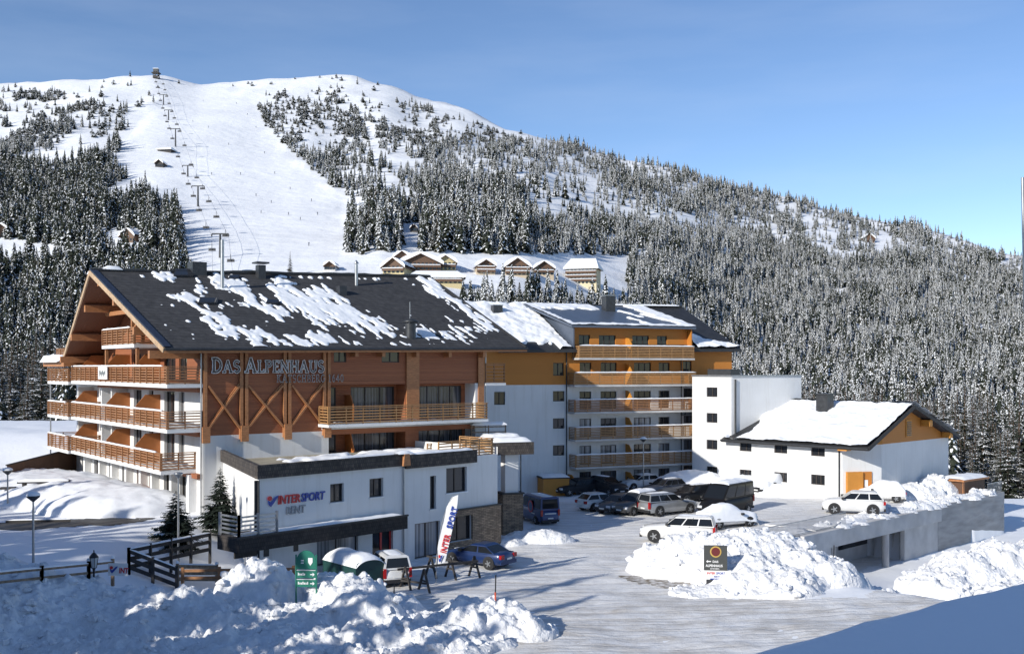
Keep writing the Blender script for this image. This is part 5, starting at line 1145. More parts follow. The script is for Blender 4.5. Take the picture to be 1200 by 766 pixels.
    if snow != 'none':
        nx, ny = 30, 13
        if snow == 'roof': x0, x1, yw, thk = c0-.02, c1+.05, wt*.98, .20
        elif snow == 'thin': x0, x1, yw, thk = c0+.1, c1-.1, wt*.85, .07
        else: x0, x1, yw, thk = -.515*L_, .49*L_, w*1.05, .30
        V = []; sd_ = len(label)
        for i in range(nx+1):
            for j in range(ny+1):
                u, v = i/nx, j/ny; x = x0+(x1-x0)*u; y = (2*v-1)*yw
                if snow == 'full':
                    zb_ = car_top(kind, x); tg = 0
                    if a0 <= x <= a1:
                        tg = min(1, (x-a0)/max(.05, c0-a0), (a1-x)/max(.05, a1-c1)); tg *= min(1, max(0, (wb_-abs(y))/max(.05, wb_-wt*.9)))
                    zz = zb_+(H_-zb_)*tg
                    e = min(1, 3.4*min(u, 1-u, .25)*1.2, 4*min(v, 1-v)); zz += thk*(.35+.65*max(0, e)**.5)*(1+.35*fbm(x*1.1+sd_, y*1.1, 2)) -(.55 if min(v, 1-v) < .01 or min(u, 1-u) < .01 else 0)
                else:
                    e = max(0, min(1, 5*min(u, 1-u), 3.2*min(v, 1-v))); zz = H_-.03-.08*(abs(2*v-1)**3)+thk*e**.45*(1+.3*fbm(x*1.3+sd_, y*1.3, 2))
                V.append((x, y, zz))
        b = MB(); b.add(V, [(i*(ny+1)+j, (i+1)*(ny+1)+j, (i+1)*(ny+1)+j+1, i*(ny+1)+j+1) for i in range(nx) for j in range(ny)], 0, True)
        b.build('snow_cap', 'snow', root)
    return root
def park(px, py, lift=.05):
    p = G(px, py); p.z += lift; return p
car('estate', 'p_dark', 'parked_car', 'dark grey estate car nearest the ochre storage hut', park(676, 579), (-.85, -.5))
car('hatch', 'p_dark', 'parked_car', 'dark hatchback with a snowy roof beside the apartment wall panel', park(684, 570.5), (-.6, -.8), 'roof')
car('suv', 'p_dark', 'parked_car', 'dark off-roader with a pale rear bumper under the lowest balconies', park(712, 579), (.55, -.83), 'thin')
car('hatch', 'p_white', 'parked_car', 'white small car parked by the apartment doors behind the lamp post', park(750, 573), (-.9, -.43), 'thin')
car('hatch', 'p_navy', 'parked_car', 'car under thick snow in the row behind the white small car', park(757, 568), (-.8, -.6), 'full')
car('hatch', 'p_white', 'parked_car', 'white hatchback seen from its rear corner at the left end of the front row', park(703, 597), (.85, .53))
car('hatch', 'p_grey', 'parked_car', 'grey hatchback facing the forecourt beside the white hatchback', park(724, 600), (-.72, -.7))
car('minivan', 'p_grey', 'parked_car', 'grey high-roofed car with snow on roof and bonnet beside the silver pickup', park(745, 601.5), (-.72, -.7), 'roof')
car('pickup', 'p_silver', 'pickup_truck', 'silver pickup with hard-top canopy in the front parking row', park(783, 602), (.86, .5), 'thin', cat='pickup')
car('suv', 'p_navy', 'parked_car', 'navy off-roader half hidden under snow behind the silver pickup', park(778, 582), (-.8, -.6), 'thin')
car('estate', 'p_black', 'parked_car', 'black estate car parked close to the black van', park(810, 588), (-.8, -.6), 'thin')
car('van', 'p_black', 'passenger_van', 'black high-roofed passenger van with a white snow slab on top', park(851, 603), (-.66, -.75), 'roof', 1.05, 'van')
car('pickup', 'p_white', 'pickup_truck', 'white pickup with canopy behind the big snow heap', park(795, 634), (-.96, .28), 'thin', cat='pickup')
car('sedan', 'p_white', 'parked_car', 'white car buried in snow with one red tail light showing', park(852, 617), (.9, .42), 'full')
car('estate', 'p_dark', 'parked_car', 'dark car under a snow blanket between black van and annex', park(903, 578), (-.75, -.66), 'full')
car('hatch', 'p_red', 'parked_car', 'red car almost buried in snow before the annex wall', park(948, 579), (-.75, -.66), 'full')
car('estate', 'p_black', 'parked_car', 'black car snowed in behind the white off-roader', park(1005, 583), (-.95, .3), 'full')
car('hatch', 'p_white', 'parked_car', 'snowed-in pale car right of the white off-roader near the railing', park(1032, 587), (-.95, .3), 'full')
car('suv', 'p_white', 'parked_car', 'clean white off-roader on the upper car park behind the railing', Vector(((1000-600)*84.3/F, 84.3, .58)), (-.96, .28), 'none', 1.08)
car('sedan', 'p_blue', 'sports_sedan', 'metallic blue sedan parked at the stone-clad shop corner', park(561, 662), (-.82, .57))
bv = car('van', 'p_vanblue', 'delivery_van', 'dark blue delivery van parked beside the porch pillar', park(630, 611), (-.38, .92), 'thin', .88, 'van')
o = MB().box(-1.6, -.9, 1.004, 1.02, .9, 1.0).build('stripe', 'plate', bv)
b = MB(); b.tube((-.7, 1.0, 1.5), (-.7, 1.015, 1.5), .55, n=20); b.build('emblem', 'sign_red', bv); b = MB(); b.tube((-.7, 1.016, 1.5), (-.7, 1.024, 1.5), .4, n=20); b.build('emblem', 'p_vanblue', bv)
b = MB(); b.box(-2.86, -2.85, -.55, .55, 1.0, 1.1); b.build('lettering_strip', 'plate', bv)
car('minivan', 'p_white', 'small_van', 'white small van seen from behind next to the green covered trailer', park(455, 681), (-.36, .93), 'thin', .98, 'van')
# trailer under a green tarpaulin
M['tarp'] = mat('green_tarpaulin', (.012, .06, .055), .55, var=.3, scale=1.5, bump=.3, bscale=2)
p = park(414, 689); tr = thing('covered_trailer', 'trailer under dark green tarpaulin with thick snow on top', 'trailer', p, math.atan2(.75, -.66)); tr.scale = (.9, .9, .82)
b = MB(); pr = [(1.05,.35),(1.05,1.75),(.9,2.05),(.5,2.2),(-.5,2.2),(-.9,2.05),(-1.05,1.75),(-1.05,.35)]
b.prism([(-1.9, y, z) for y, z in pr], (3.8, 0, 0)); b.build('tarpaulin', 'tarp', tr)
b = MB(); b.box(-2.0, 2.0, -1.0, 1.0, .3, .42); b.beam((2, 0, .36), (3.2, 0, .36), .12, .1); b.build('chassis', 'metal_dark', tr)
for s in (1, -1): b = MB(); b.tube((-.2, s*.85, .3), (-.2, s*1.07, .3), .3, n=14); b.build('wheel', 'tyre', tr); MB().box(-1.99, -1.92, s*.75, s*.98, .45, .62).build('tail_light', 'lamp_red', tr)
V = []; nx, ny = 26, 14
for i in range(nx+1):
    for j in range(ny+1):
        u, v = i/nx, j/ny; x = -1.98+3.96*u; y = (2*v-1)*1.06; e = max(0, min(1, 6*min(u, 1-u), 4*min(v, 1-v)))
        V.append((x, y, 2.18-.42*abs(2*v-1)**2.6+.34*e**.45*(1+.25*fbm(x, y, 4))))
b = MB(); b.add(V, [(i*(ny+1)+j, (i+1)*(ny+1)+j, (i+1)*(ny+1)+j+1, i*(ny+1)+j+1) for i in range(nx) for j in range(ny)], 0, True); b.build('snow_cap', 'snow', tr)
# ---------------------------------------------------------------- street furniture
def lamp(px, py_base, py_top, label, kind='disc', z=None):
    p = G(px, py_base); h = (py_base-py_top)*p.y/F; t = thing('street_lamp', label, 'street lamp', p, 0, 'street lamps')
    MB().tube((0, 0, -.3), (0, 0, h*.93), .065, .05).build('pole', 'metal', t)
    if kind == 'disc':
        MB().lathe([(.05, 0), (.22, .16), (.26, .26), (.24, .3), (.01, .34)], 14, (0, 0, h*.93)).build('lamp_head', 'metal', t)
    else:
        MB().lathe([(.05, 0), (.3, .22), (.32, .3), (.01, .34)], 14, (0, 0, h*.93)).build('lamp_head', 'metal_dark', t)
        b = MB(); b.lathe([(.33, 0), (.3, .1), (.16, .18), (.01, .2)], 12, (0, 0, h*.93+.31)); b.build('snow_cap', 'snow', t)
    return t
lamp(39, 662, 582, 'short lamp post standing in the shaded snow at far left', 'cap')
lamp(9, 598, 553, 'small lamp post at the left picture edge by the board fence', 'cap')
lamp(209, 664, 552, 'tall thin lamp post in front of the dark terrace fence', 'disc')
lamp(754, 582, 513, 'lamp post with a snowy head before the apartment balconies', 'cap')
l_ = lamp(1014, 598, 522, 'lamp post beside the white off-roader at the railing', 'disc')
MB().box(-.16, .16, -.09, -.07, 1.9, 2.5).build('notice', 'plate', l_)
# wrought lantern
p = G(110, 697); p.z += .25; M['iron'] = mat('black_iron', (.015, .015, .016), .5); M['lantern_glass'] = mat('frosted_lantern_glass', (.5, .52, .52), .25)
t = thing('lantern_post', 'black old-fashioned lantern on a post by the rail fence', 'lantern', p)
MB().lathe([(.07,-.4),(.07,.1),(.045,.2),(.045,.95),(.08,1.0),(.05,1.05)], 10).build('post', 'iron', t)
MB().lathe([(.13,1.1),(.21,1.6)], 6).build('lantern_glass', 'lantern_glass', t)
b = MB(); b.lathe([(.05,1.04),(.14,1.09),(.14,1.11)], 6); b.lathe([(.24,1.6),(.22,1.66),(.08,1.82),(.03,1.86),(.03,1.95),(.001,1.98)], 6)
for i in range(6): a = i*1.047; b.beam((.135*math.cos(a), .135*math.sin(a), 1.1), (.215*math.cos(a), .215*math.sin(a), 1.6), .02, .02)
b.build('lantern_frame', 'iron', t)
# fences on the left
def post_fence(name, label, pts, h, nr, mats, snow=True, post=2.2, rw=.06, rh=.13, cap=False):
    t = thing(name, label, 'fence', pts[0], 0); o0 = Vector(pts[0]); b = MB(); r = MB(); s = MB(); cp = MB()
    for p, q in zip(pts, pts[1:]):
        p, q = Vector(p)-o0, Vector(q)-o0; L_ = (q-p).length; k = max(1, round(L_/post))
        for i in range(k+1):
            c = p.lerp(q, i/k); MB().box(c.x-.07, c.x+.07, c.y-.07, c.y+.07, c.z-.5, c.z+h+.08).build('post', mats, t)
            if cap: MB().lathe([(.1, 0), (.11, .05), (.07, .12), (.01, .14)], 8, (c.x, c.y, c.z+h+.082)).build('snow_cap', 'snow', t)
        for j in range(nr):
            z = Vector((0, 0, h*(j+.75)/nr)); r.beam(p+z, q+z, rw, rh)
            if snow and j == nr-1: ridge_snow(s, p+z+Vector((0, 0, rh/2)), q+z+Vector((0, 0, rh/2)), .12, .08, seed=j)
    r.build('rail', mats, t)
    if s.v: s.build('snow_cap', 'snow', t)
    return t
def lift(p, dz): return Vector((p.x, p.y, p.z+dz))
post_fence('rail_fence', 'old two-rail fence with snow on top at lower left', [lift(G(-20, 712), .75), lift(G(49, 703), .75), lift(G(104, 696), .75), lift(G(132, 692), .75)], .8, 2, 'wood_old', True, 2.4, .07, .11, True)
post_fence('rail_fence', 'light weathered board fence panel with capped posts below the lamp', [lift(G(208, 690), .3), lift(G(254, 690), .3)], 1.0, 3, 'wood_old', True, 2.0, .06, .2, True)
post_fence('rail_fence', 'brown plank rail running above the foreground snow heap', [lift(G(214, 712), 1.25), lift(G(344, 716), 1.5)], .75, 2, 'wood_rail', False, 1.8, .07, .14)
post_fence('terrace_fence', 'dark slatted railing enclosing the ramp left of the shop', [lift(G(246, 668), .9), lift(G(151, 672), .05), lift(G(207, 692), .0)], 1.25, 3, 'wood_dark', True, 1.4, .07, .2)
q0, q1 = I.w(-1.7, -1.0, 3.3), I.w(3.6, -.9, 3.3)
post_fence('terrace_fence', 'grey slatted railing on the stone canopy under the shop lettering', [I.w(-1.9, .9, 3.22), I.w(-1.9, -1.0, 3.22), I.w(.5, -1.0, 3.22)], 1.15, 5, 'metal', False, 1.5, .05, .1)
bn = thing('fence_banner', 'small white sports banner with a blue and red mark on the rail fence', 'banner', G(128, 697), R(-4)); bn.location.z += 1.0
MB().box(0, 1.0, -.12, -.1, 0, .62).build('cloth', 'frame_white', bn); logo_tick(bn, mfront(-.0), .1, .12, .36, .125)
text_part('INT', .36, 'sign_red', bn, (.55, -.13, .14), (1, 0, 0), (0, 0, 1), .004, .012, .1, sx=.8)
# green direction sign
M['sign_green'] = mat('sign_green', (.02, .17, .12), .4); M['sign_white'] = mat('sign_white', (.8, .8, .8), .5)
t = thing('direction_sign', 'green arched direction board with white arrows on two posts in the snow heap', 'sign', Vector((-10.0, 50.6, 1.15)), R(-3))
for s in (-.5, .5): MB().tube((s, 0, -1.2), (s, 0, 2.15), .045).build('post', 'sign_green', t)
b = MB(); b.prism([(-.46, -.03, 1.45), (.46, -.03, 1.45)]+[(.46*math.cos(i*.314), -.03, 1.9+.46*math.sin(i*.314)) for i in range(11)], (0, .06, 0)); o = b.build('arched_panel', 'sign_green', t)
b = MB(); b.prism([(.1,-.045,2.0),(.32,-.045,2.0),(.32,-.045,1.78),(.21,-.045,1.62),(.1,-.045,1.78)], (0, .01, 0)); b.box(-.25, -.12, -.045, -.035, 1.72, 1.78); b.box(-.25, -.12, -.045, -.035, 1.84, 1.9); b.build('emblem', 'sign_white', o)
text_part('INFO', .11, 'sign_white', o, (-.16, -.035, 2.17), (1, 0, 0), (0, 0, 1), .004, 0) if False else None
for z, w_ in ((1.02, 5), (.58, 7)):
    o = MB().box(-.46, .46, -.03, .03, z, z+.38).build('arrow_panel', 'sign_green', t)
    b = MB(); b.box(.2, .33, -.042, -.032, z+.15, z+.2); b.prism([(.32,-.042,z+.08),(.42,-.042,z+.175),(.32,-.042,z+.27)], (0, .01, 0)); b.box(-.46, .46, -.04, -.031, z+.36, z+.385); b.build('arrow', 'sign_white', o)
    b = MB()
    for i in range(w_): b.box(-.4+.075*i, -.35+.075*i, -.041, -.0305, z+.13, z+.13+(.13 if i % 3 == 0 else .09))
    b.build('lettering', 'sign_white', o)
# hotel board at the junction
M['board_grey'] = mat('board_grey', (.055, .058, .055), .5); M['gold'] = mat('gold_ring', (.5, .34, .09), .4); M['crest'] = mat('crest_red', (.13, .018, .018), .5)
p = Vector(((838.5-600)*57.5/F, 57.5, 0)); p.z = .45
t = thing('hotel_board', 'dark grey hotel board with gold-ringed red crest above a white panel', 'sign', p, R(-6))
MB().box(-.63, .63, -.08, .14, .75, 2.1).build('dark_panel', 'board_grey', t); lp = MB().box(-.63, .63, -.08, .14, .25, .745).build('white_panel', 'frame_white', t)
MB().box(-.5, .5, -.02, .1, -.8, .245).build('base', 'metal_dark', t)
b = MB(); b.tube((0, -.081, 1.78), (0, -.10, 1.78), .31, n=24); b.build('emblem_ring', 'gold', t); b = MB(); b.tube((0, -.101, 1.78), (0, -.115, 1.78), .24, n=24); b.build('emblem', 'crest', t)
text_part('DAS', .17, 'sign_white', t, (-.17, -.087, 1.18), (1, 0, 0), (0, 0, 1), .004, .003, name='lettering'); text_part('ALPENHAUS', .185, 'sign_white', t, (-.54, -.087, .95), (1, 0, 0), (0, 0, 1), .004, .004, sx=.9)
b = MB(); b.box(-.42, -.25, -.1, -.085, 1.22, 1.27); b.prism([(-.42,-.1,1.17),(-.52,-.1,1.245),(-.42,-.1,1.32)], (0, .012, 0)); b.build('arrow', 'sign_white', t)
text_part('KATSCHBERG', .08, 'sign_white', t, (-.3, -.087, .82), (1, 0, 0), (0, 0, 1), .003, .002)
text_part('INTER', .17, 'sign_red', lp, (-.48, -.087, .54), (1, 0, 0), (0, 0, 1), .004, .004, .1, sx=.95); text_part('SPORT', .17, 'sign_blue', lp, (.02, -.087, .54), (1, 0, 0), (0, 0, 1), .004, .004, .1, sx=.95); text_part('RENT', .13, 'sign_blue', lp, (-.1, -.087, .37), (1, 0, 0), (0, 0, 1), .004, .003)
b = MB(); b.box(-.3, .2, -.088, -.0805, .255, .31); b.build('emblem', 'sign_blue', lp)
# feather flag
p = G(516, 684); t = thing('feather_flag', 'white feather flag with red and blue upright lettering before the shop', 'flag', p)
cur = [(0,0),(.02,1.0),(.12,2.2),(.32,3.4),(.62,4.4),(.95,5.0)]
b = MB()
for (x0, z0), (x1, z1) in zip(cur, cur[1:]): b.tube((x0-.25, 0, z0), (x1-.25, 0, z1), .025, n=6)
b.build('pole', 'metal', t)
L0 = [(-.28,1.1),(-.13,2.2),(.07,3.4),(.37,4.4),(.70,4.98)]; R0_ = [(1.02,5.1),(.98,4.6),(.82,3.7),(.55,2.5),(.27,1.25)]
pts = L0+R0_; b = MB()
fl = [(x, .04*math.sin(z*2.2+x*2), z) for x, z in pts]
n_ = len(L0)
vs_ = [fl[i] for i in range(n_)]+[fl[2*n_-1-i] for i in range(n_)]
b.add(vs_+[(x, y+.015, z) for x, y, z in vs_], [(i, i+n_, i+n_+1, i+1) for i in range(n_-1)]+[(2*n_+i, 2*n_+i+1, 3*n_+i+1, 3*n_+i) for i in range(n_-1)], 0, True); fo_ = b.build('cloth', 'sign_white', t)
text_part('INTER', .5, 'sign_red', fo_, (.33, -.07, 1.75), (.245, 0, .97), (-.97, 0, .245), .006, .012, 0, sx=.8)
text_part('SPORT', .5, 'sign_blue', fo_, (.68, -.07, 3.15), (.26, 0, .966), (-.966, 0, .26), .006, .014, 0, sx=.85)
logo_tick(fo_, lambda a, b_, c: (-.1+a*.5, -.05-c, 1.25+b_), 0, 0, .45, .01)
# wooden barrier of trestles
bt = thing('trestle_barrier', 'dark timber barrier of leaning trestles and long poles outside the shop', 'barrier', G(496, 690))
o0 = bt.location.copy(); lg = MB(); rl = MB()
def tp(px, py, dz=0): q = G(px, py)-o0; q.z += dz; return q
for px, py in ((475, 690), (497, 693), (528, 678), (556, 676), (505, 676)):
    c = tp(px, py); d = Vector((.35, -.4, 0)); lg = MB(); lg.beam(c+d, c+Vector((0, 0, 1.25)), .1, .1); lg.beam(c-d, c+Vector((0, 0, 1.25)), .1, .1); lg.beam(c+d*.5+Vector((0,0,.6)), c-d*.5+Vector((0,0,.6)), .08, .08); lg.build('trestle', 'wood_dark', bt)
rl.beam(tp(466, 690, 1.1), tp(560, 678, 1.05), .1, .12); rl.beam(tp(470, 690, .5), tp(500, 693, .45), .09, .1); rl.beam(tp(500, 676, 1.25), tp(556, 680, .9), .09, .1); rl.build('pole', 'wood_dark', bt)
# snow poles
M['pole_red'] = mat('pole_orange_red', (.55, .09, .04), .5)
for px, y0, y1, z, lb in ((461.5, 718, 692, .25, 'red and black snow pole beside the green covered trailer'), (580.5, 712, 681, 1.1, 'red and black snow pole on the end of the foreground heap'), (977, 672, 645, .6, 'thin red snow pole on the flat snow right of the board')):
    Y = {461.5: 52, 580.5: 49.2, 977: 61.5}[px]; x = (px-600)*Y/F; t = thing('snow_pole', lb, 'marker pole', (x, Y, CZ-(y0-HY)*Y/F), 0, 'snow poles')
    h = (y0-y1)*Y/F; MB().tube((0, 0, -.8), (0, 0, h*.6), .045).build('lower_pole', 'pole_red', t); MB().tube((.0, 0, h*.6), (.02, 0, h*1.25), .03).build('upper_pole', 'black', t)
# garden things under snow, left
p = G(52, 590); p.z += .75; t = thing('garden_table', 'dark garden table and bench under snow near the left lamp post', 'table', p, R(12))
MB().box(-1.7, 1.7, -.4, .4, .75, .85).build('tabletop', 'wood_dark', t); 
for s in (-1.3, 1.3): MB().box(s-.08, s+.08, -.35, .35, -.2, .745).build('leg', 'wood_dark', t)
MB().box(-2.9, -1.9, -.3, .3, .35, .48).build('bench', 'wood_dark', t)
b = MB(); ridge_snow(b, (-1.65, 0, .85), (1.65, 0, .85), .75, .22, seed=2); b.build('snow_cap', 'snow', t)
p = G(45, 611); t = thing('garden_edging', 'dark timber edging poking out of the snow beside the side road', 'edging', p, R(8)); MB().box(-1.9, 1.9, -.07, .07, -.2, .12).build('beam', 'wood_dark', t)
b = MB(); ridge_snow(b, (-1.9, 0, .12), (1.9, 0, .12), .14, .07, seed=3); b.build('snow_cap', 'snow', t)
# salt box and hydrant at right
p = G(1161, 694); t = thing('guard_frame', 'grey metal guard frame in the snow at lower right', 'guard', p)
b = MB(); b.beam((-.7, 0, -.5), (-.7, 0, .9), .08, .08); b.beam((.7, 0, -.5), (.7, 0, .9), .08, .08); b.beam((-.74, 0, .92), (.74, 0, .92), .1, .3); b.build('frame', 'metal', t)
p = p+Vector((.1, 2.2, .3)); t = thing('hydrant', 'yellow hydrant post in front of the right snow heap', 'hydrant', p); MB().lathe([(.12,-.6),(.12,.7),(.17,.72),(.17,.85),(.08,1.0),(.01,1.03)], 10).build('post', mat('hydrant_yellow', (.6, .4, .03), .5) if False else 'ochre_panel', t)
# the two firs by the terrace, dark and hardly snowed
M['fir'] = mat('fir_needles', (.018, .032, .02), .8, var=.4, scale=6)
FM = [fine_spruce(41, 24, 16, .46, .05, 'fir', .3, .8, .04, 10), fine_spruce(42, 28, 16, .38, .08, 'fir', .35, .9, .04, 9)]
for i, (px, py, h, lb) in enumerate(((206, 640, 3.4, 'dark broad little fir beside the thin lamp post'), (258, 628, 4.0, 'taller dark fir against the white chalet wall'))):
    p = G(px, py); o = bpy.data.objects.new('fir_tree', FM[i]); COL.objects.link(o); o.location = p+Vector((0, 0, [-.1, .35][i])); o.scale = (h,)*3; tag(o, lb, 'tree', 'firs by the terrace')
# pole at the right picture edge
t = thing('flag_pole', 'thin grey pole at the right picture edge', 'pole', (14.99, 30, 5.2)); MB().tube((0, 0, -.8), (-.28, 0, 12.66), .06, .045).build('pole', 'metal', t)
# ---------------------------------------------------------------- chalets on the slope
M['wood_chalet'] = plank('chalet_boards', (.15, .085, .05), (.09, .05, .032), .3, 2); M['cream'] = mat('cream_render', (.66, .57, .38), .85, var=.08); M['yellow'] = mat('yellow_render', (.50, .42, .24), .85, var=.08)
M['tan'] = mat('tan_render', (.50, .41, .30), .85, var=.1)
def chalet(name, label, px0, px1, py_base, py_eave, py_ridge, yaw=0.0, wall='tan', floors=3, d=10.0, gable=True, timber=True, cat='chalet', group=None, Y=None):
    pxm = (px0+px1)/2; p = on_slope(pxm, py_base) if Y is None else P(pxm, py_base, Y); Y = p.y; s = Y/F
    w = (px1-px0)*s; he = (py_base-py_eave)*s; hr = (py_base-py_ridge)*s; t = thing(name, label, cat, p, R(yaw), group)
    wl = MB(); hw = w/2*.86
    wl.box(-hw, hw, 0, d, -5, he)
    if gable: wl.prism([(-hw, 0, he), (hw, 0, he), (0, 0, hr-.4)], (0, d, 0))
    wl.build('wall', wall, t)
    if timber and gable: MB().prism([(-hw, -.06, he-1.6), (hw, -.06, he-1.6), (hw, -.06, he), (0, -.06, hr-.5), (-hw, -.06, he)], (0, .055, 0)).build('timber_gable', 'wood_dark' if wall == 'wood_dark' else 'wood_chalet', t)
    fh = he/floors
    for f in range(floors):
        z = fh*f
        for i in range(max(4, int(w/2.1))):
            k = max(4, int(w/2.1)); x = -hw+2*hw*(i+.5)/k
            MB().box(x-.55, x+.55, -.09, -.065, z+.9, z+2.1).build('window', 'glass', t)
        if f > 0:
            b = MB(); b.box(-hw*1.02, hw*1.02, -1.3, -.07, z-.15, z); b.box(-hw*1.02, hw*1.02, -1.3, -1.2, z, z+.95); o = b.build('balcony', 'wood_chalet', t)
            k = MB(); ridge_snow(k, (-hw, -1.25, z+.95), (hw, -1.25, z+.95), .5, .35, seed=f); k.build('snow_cap', 'snow', o)
    r = MB(); e = hw*1.16; ov = 1.6
    if gable:
        sl_ = (hr-he)/hw
        for sg_ in (1, -1):
            a = [(0, -ov, hr), (sg_*e, -ov, hr-sl_*e), (sg_*e, d+ov, hr-sl_*e), (0, d+ov, hr)]; r.prism(a, (0, 0, -.3))
        o = r.build('roof', 'wood_chalet', t); k = MB(); n_ = 10; V = []
        for i in range(n_+1):
            for j in range(7):
                x = -e+2*e*i/n_; y = -ov+(d+2*ov)*j/6; ed = min(1, 4*min(i/n_, 1-i/n_)+.6)
                V.append((x, y, hr-sl_*math.sqrt(x*x+6)*.94+.05+1.9*ed*(1+.15*fbm(x*.4, y*.4, px0))))
        k.add(V, [(i*7+j, (i+1)*7+j, (i+1)*7+j+1, i*7+j+1) for i in range(n_) for j in range(6)], 0, True)
        k.add([(-e, -ov, hr-sl_*e-.05)]+[V[i*7] for i in range(n_+1)]+[(e, -ov, hr-sl_*e-.05), (0, -ov, hr-.02)], [tuple(range(n_+4))], 0); k.build('snow_cap', 'snow', o)
    else:
        hx = e*.72; a = [(-e, -ov, he), (e, -ov, he), (e, d+ov, he), (-e, d+ov, he), (-hx, d*.45, hr), (hx, d*.45, hr)]
        r.add(a, [(0,1,5,4),(1,2,5),(2,3,4,5),(3,0,4),(3,2,1,0)]); o = r.build('roof', 'wood_chalet', t)
        k = MB(); up = Vector((0, 0, .7)); q = [Vector(v)*1.0+up for v in a]
        k.add([Vector(v)+Vector((0,0,.02)) for v in a[:4]]+q, [(4,5,9,8),(5,6,9),(6,7,8,9),(7,4,8),(0,1,5,4),(1,2,6,5),(2,3,7,6),(3,0,4,7)], 0); k.build('snow_cap', 'snow', o)
    return t
gc = 'chalets below the wood behind the hotels'
chalet('wooden_chalet', 'small snow-roofed chalet left of the twin-gabled pair', 557, 582, 322, 311, 304, 8, 'tan', 3, 10, group=gc)
chalet('wooden_chalet', 'largest round-gabled wooden chalet in the middle of the row', 590, 623, 324, 312, 302, 4, 'tan', 3, 12, group=gc)
chalet('wooden_chalet', 'low chalet with snowy balconies beside the larger gabled one', 624, 651, 324, 314, 306, 4, 'tan', 2, 10, group=gc)
chalet('guest_house', 'cream four-storey guest house with snowy hipped roof right of the chalets', 660, 702, 334, 315, 303, -14, 'cream', 4, 14, False, False, 'guest house', gc)
chalet('farm_house', 'yellow farmhouse gable with a dark timber front left of the inn roofs', 446, 476, 322, 312, 302, -10, 'yellow', 2, 14, group=gc)
chalet('inn', 'broad inn with dark timber front and wide snow roof above the ridge', 466, 520, 318, 308, 297, 6, 'wood_chalet', 2, 16, group=gc, cat='inn')
chalet('inn', 'small rear gable of the inn group under deep snow', 460, 482, 307, 301, 294, 6, 'wood_chalet', 1, 10, group=gc, cat='inn')
chalet('inn', 'yellow side house at the right end of the inn group', 508, 536, 318, 307, 299, 6, 'yellow', 2, 12, True, False, group=gc, cat='inn')
chalet('inn', 'long low inn wing with snowy flat-pitched roof and glazed front', 478, 546, 334, 325, 318, 4, 'yellow', 2, 10, False, False, group=gc, cat='inn')
chalet('mountain_lodge', 'brown timber lodge with snow roof in the clearing left of the piste', 99, 148, 300, 295, 284, 14, 'wood_chalet', 1, 16, group=None, cat='lodge')
chalet('mountain_lodge', 'second snowy lodge roof behind the timber lodge in the clearing', 138, 162, 284, 276, 267, -20, 'wood_chalet', 1, 12, cat='lodge')
chalet('mountain_lodge', 'dark snow-roofed lodge at the left picture edge above the wood', -14, 15, 278, 271, 262, 10, 'wood_chalet', 1, 14, cat='lodge')
chalet('forest_hut', 'tiny snow-roofed hut high in the right-hand wood', 1011, 1026, 284, 279, 273, 0, 'wood_chalet', 1, 8, cat='hut')
chalet('forest_hut', 'dark little hut in the gap of the mid-slope wood', 480, 490, 272, 267, 262, 0, 'wood_dark', 1, 8, cat='hut')
chalet('lift_hut', 'small grey hut behind the hotel ridge at the piste foot', 379, 394, 318, 311, 306, 0, 'concrete', 1, 8, cat='hut')
chalet('lift_hut', 'dark lift hut with snow ramp beside the chairlift line', 181, 192, 196, 191, 187, 0, 'wood_dark', 1, 8, cat='hut')
chalet('lift_hut', 'low snow-covered shelter above the lift hut', 183, 202, 178, 175.5, 172.5, -8, 'wood_dark', 1, 8, False, False, cat='hut')
# ---------------------------------------------------------------- chairlift
TW = [(191.6,111,123),(197.5,129,141),(205.7,151,172),(220,194,207),(232,218,242),(258,274,302)]
tops = []
for i, (px, y0, y1) in enumerate(TW):
    p = on_slope(px, y1); h = (y1-y0)*p.y/F; lb = ['topmost lift pylon just below the summit station', 'second lift pylon below the summit', 'tall lift pylon above the snow shelter', 'lift pylon beside the lift hut', 'lift pylon in the middle of the lower run', 'lowest lift pylon above the hotel roof'][i]
    t = thing('lift_pylon', lb, 'pylon', p, 0, 'chairlift pylons'); MB().tube((0, 0, -2), (0, 0, h), .75, .5, 8).build('mast', 'metal_dark', t)
    b = MB(); b.beam((-4.2, 0, h), (4.2, 0, h), .6, .6); b.beam((-4.2, 0, h-.2), (-4.2, 0, h-1.2), .9, .5); b.beam((4.2, 0, h-.2), (4.2, 0, h-1.2), .9, .5); b.build('crossarm', 'metal_dark', t); tops.append(p+Vector((0, 0, h)))
st = on_slope(183, 92); ts = thing('summit_station', 'small dark lift station on the summit skyline', 'lift station', st)
b = MB(); b.box(-3.5, 3.5, -3, 3, 0, 3); b.box(-5, 5, -4, 4, 6.2, 7.2); b.build('wall', 'wood_dark', ts); b = MB(); b.box(-3, 3, -2.6, 2.6, 8.2, 12); b.build('upper_cabin', 'metal_dark', ts)
b = MB()
for x in (-3, 0, 3): b.beam((x, -2.5, 3), (x, -2.5, 8.2), .7, .7)
b.build('support', 'metal_dark', ts); MB().box(-3.4, 3.4, -3, 3, 12.01, 12.6).build('roof', 'snow', ts)
line = [on_slope(186, 95)+Vector((0, 0, 5))]+tops+[P(263, 345, 400)]
cb = MB()
for s in (-4.2, 4.2):
    for p, q in zip(line, line[1:]): cb.tube(p+Vector((s, 0, -1)), q+Vector((s, 0, -1)), .05, n=5)
tag(cb.build('lift_cable', 'metal_dark'), 'thin chairlift cable running up the slope', 'cable')
M['chair'] = mat('chair_dark', (.05, .05, .055), .6)
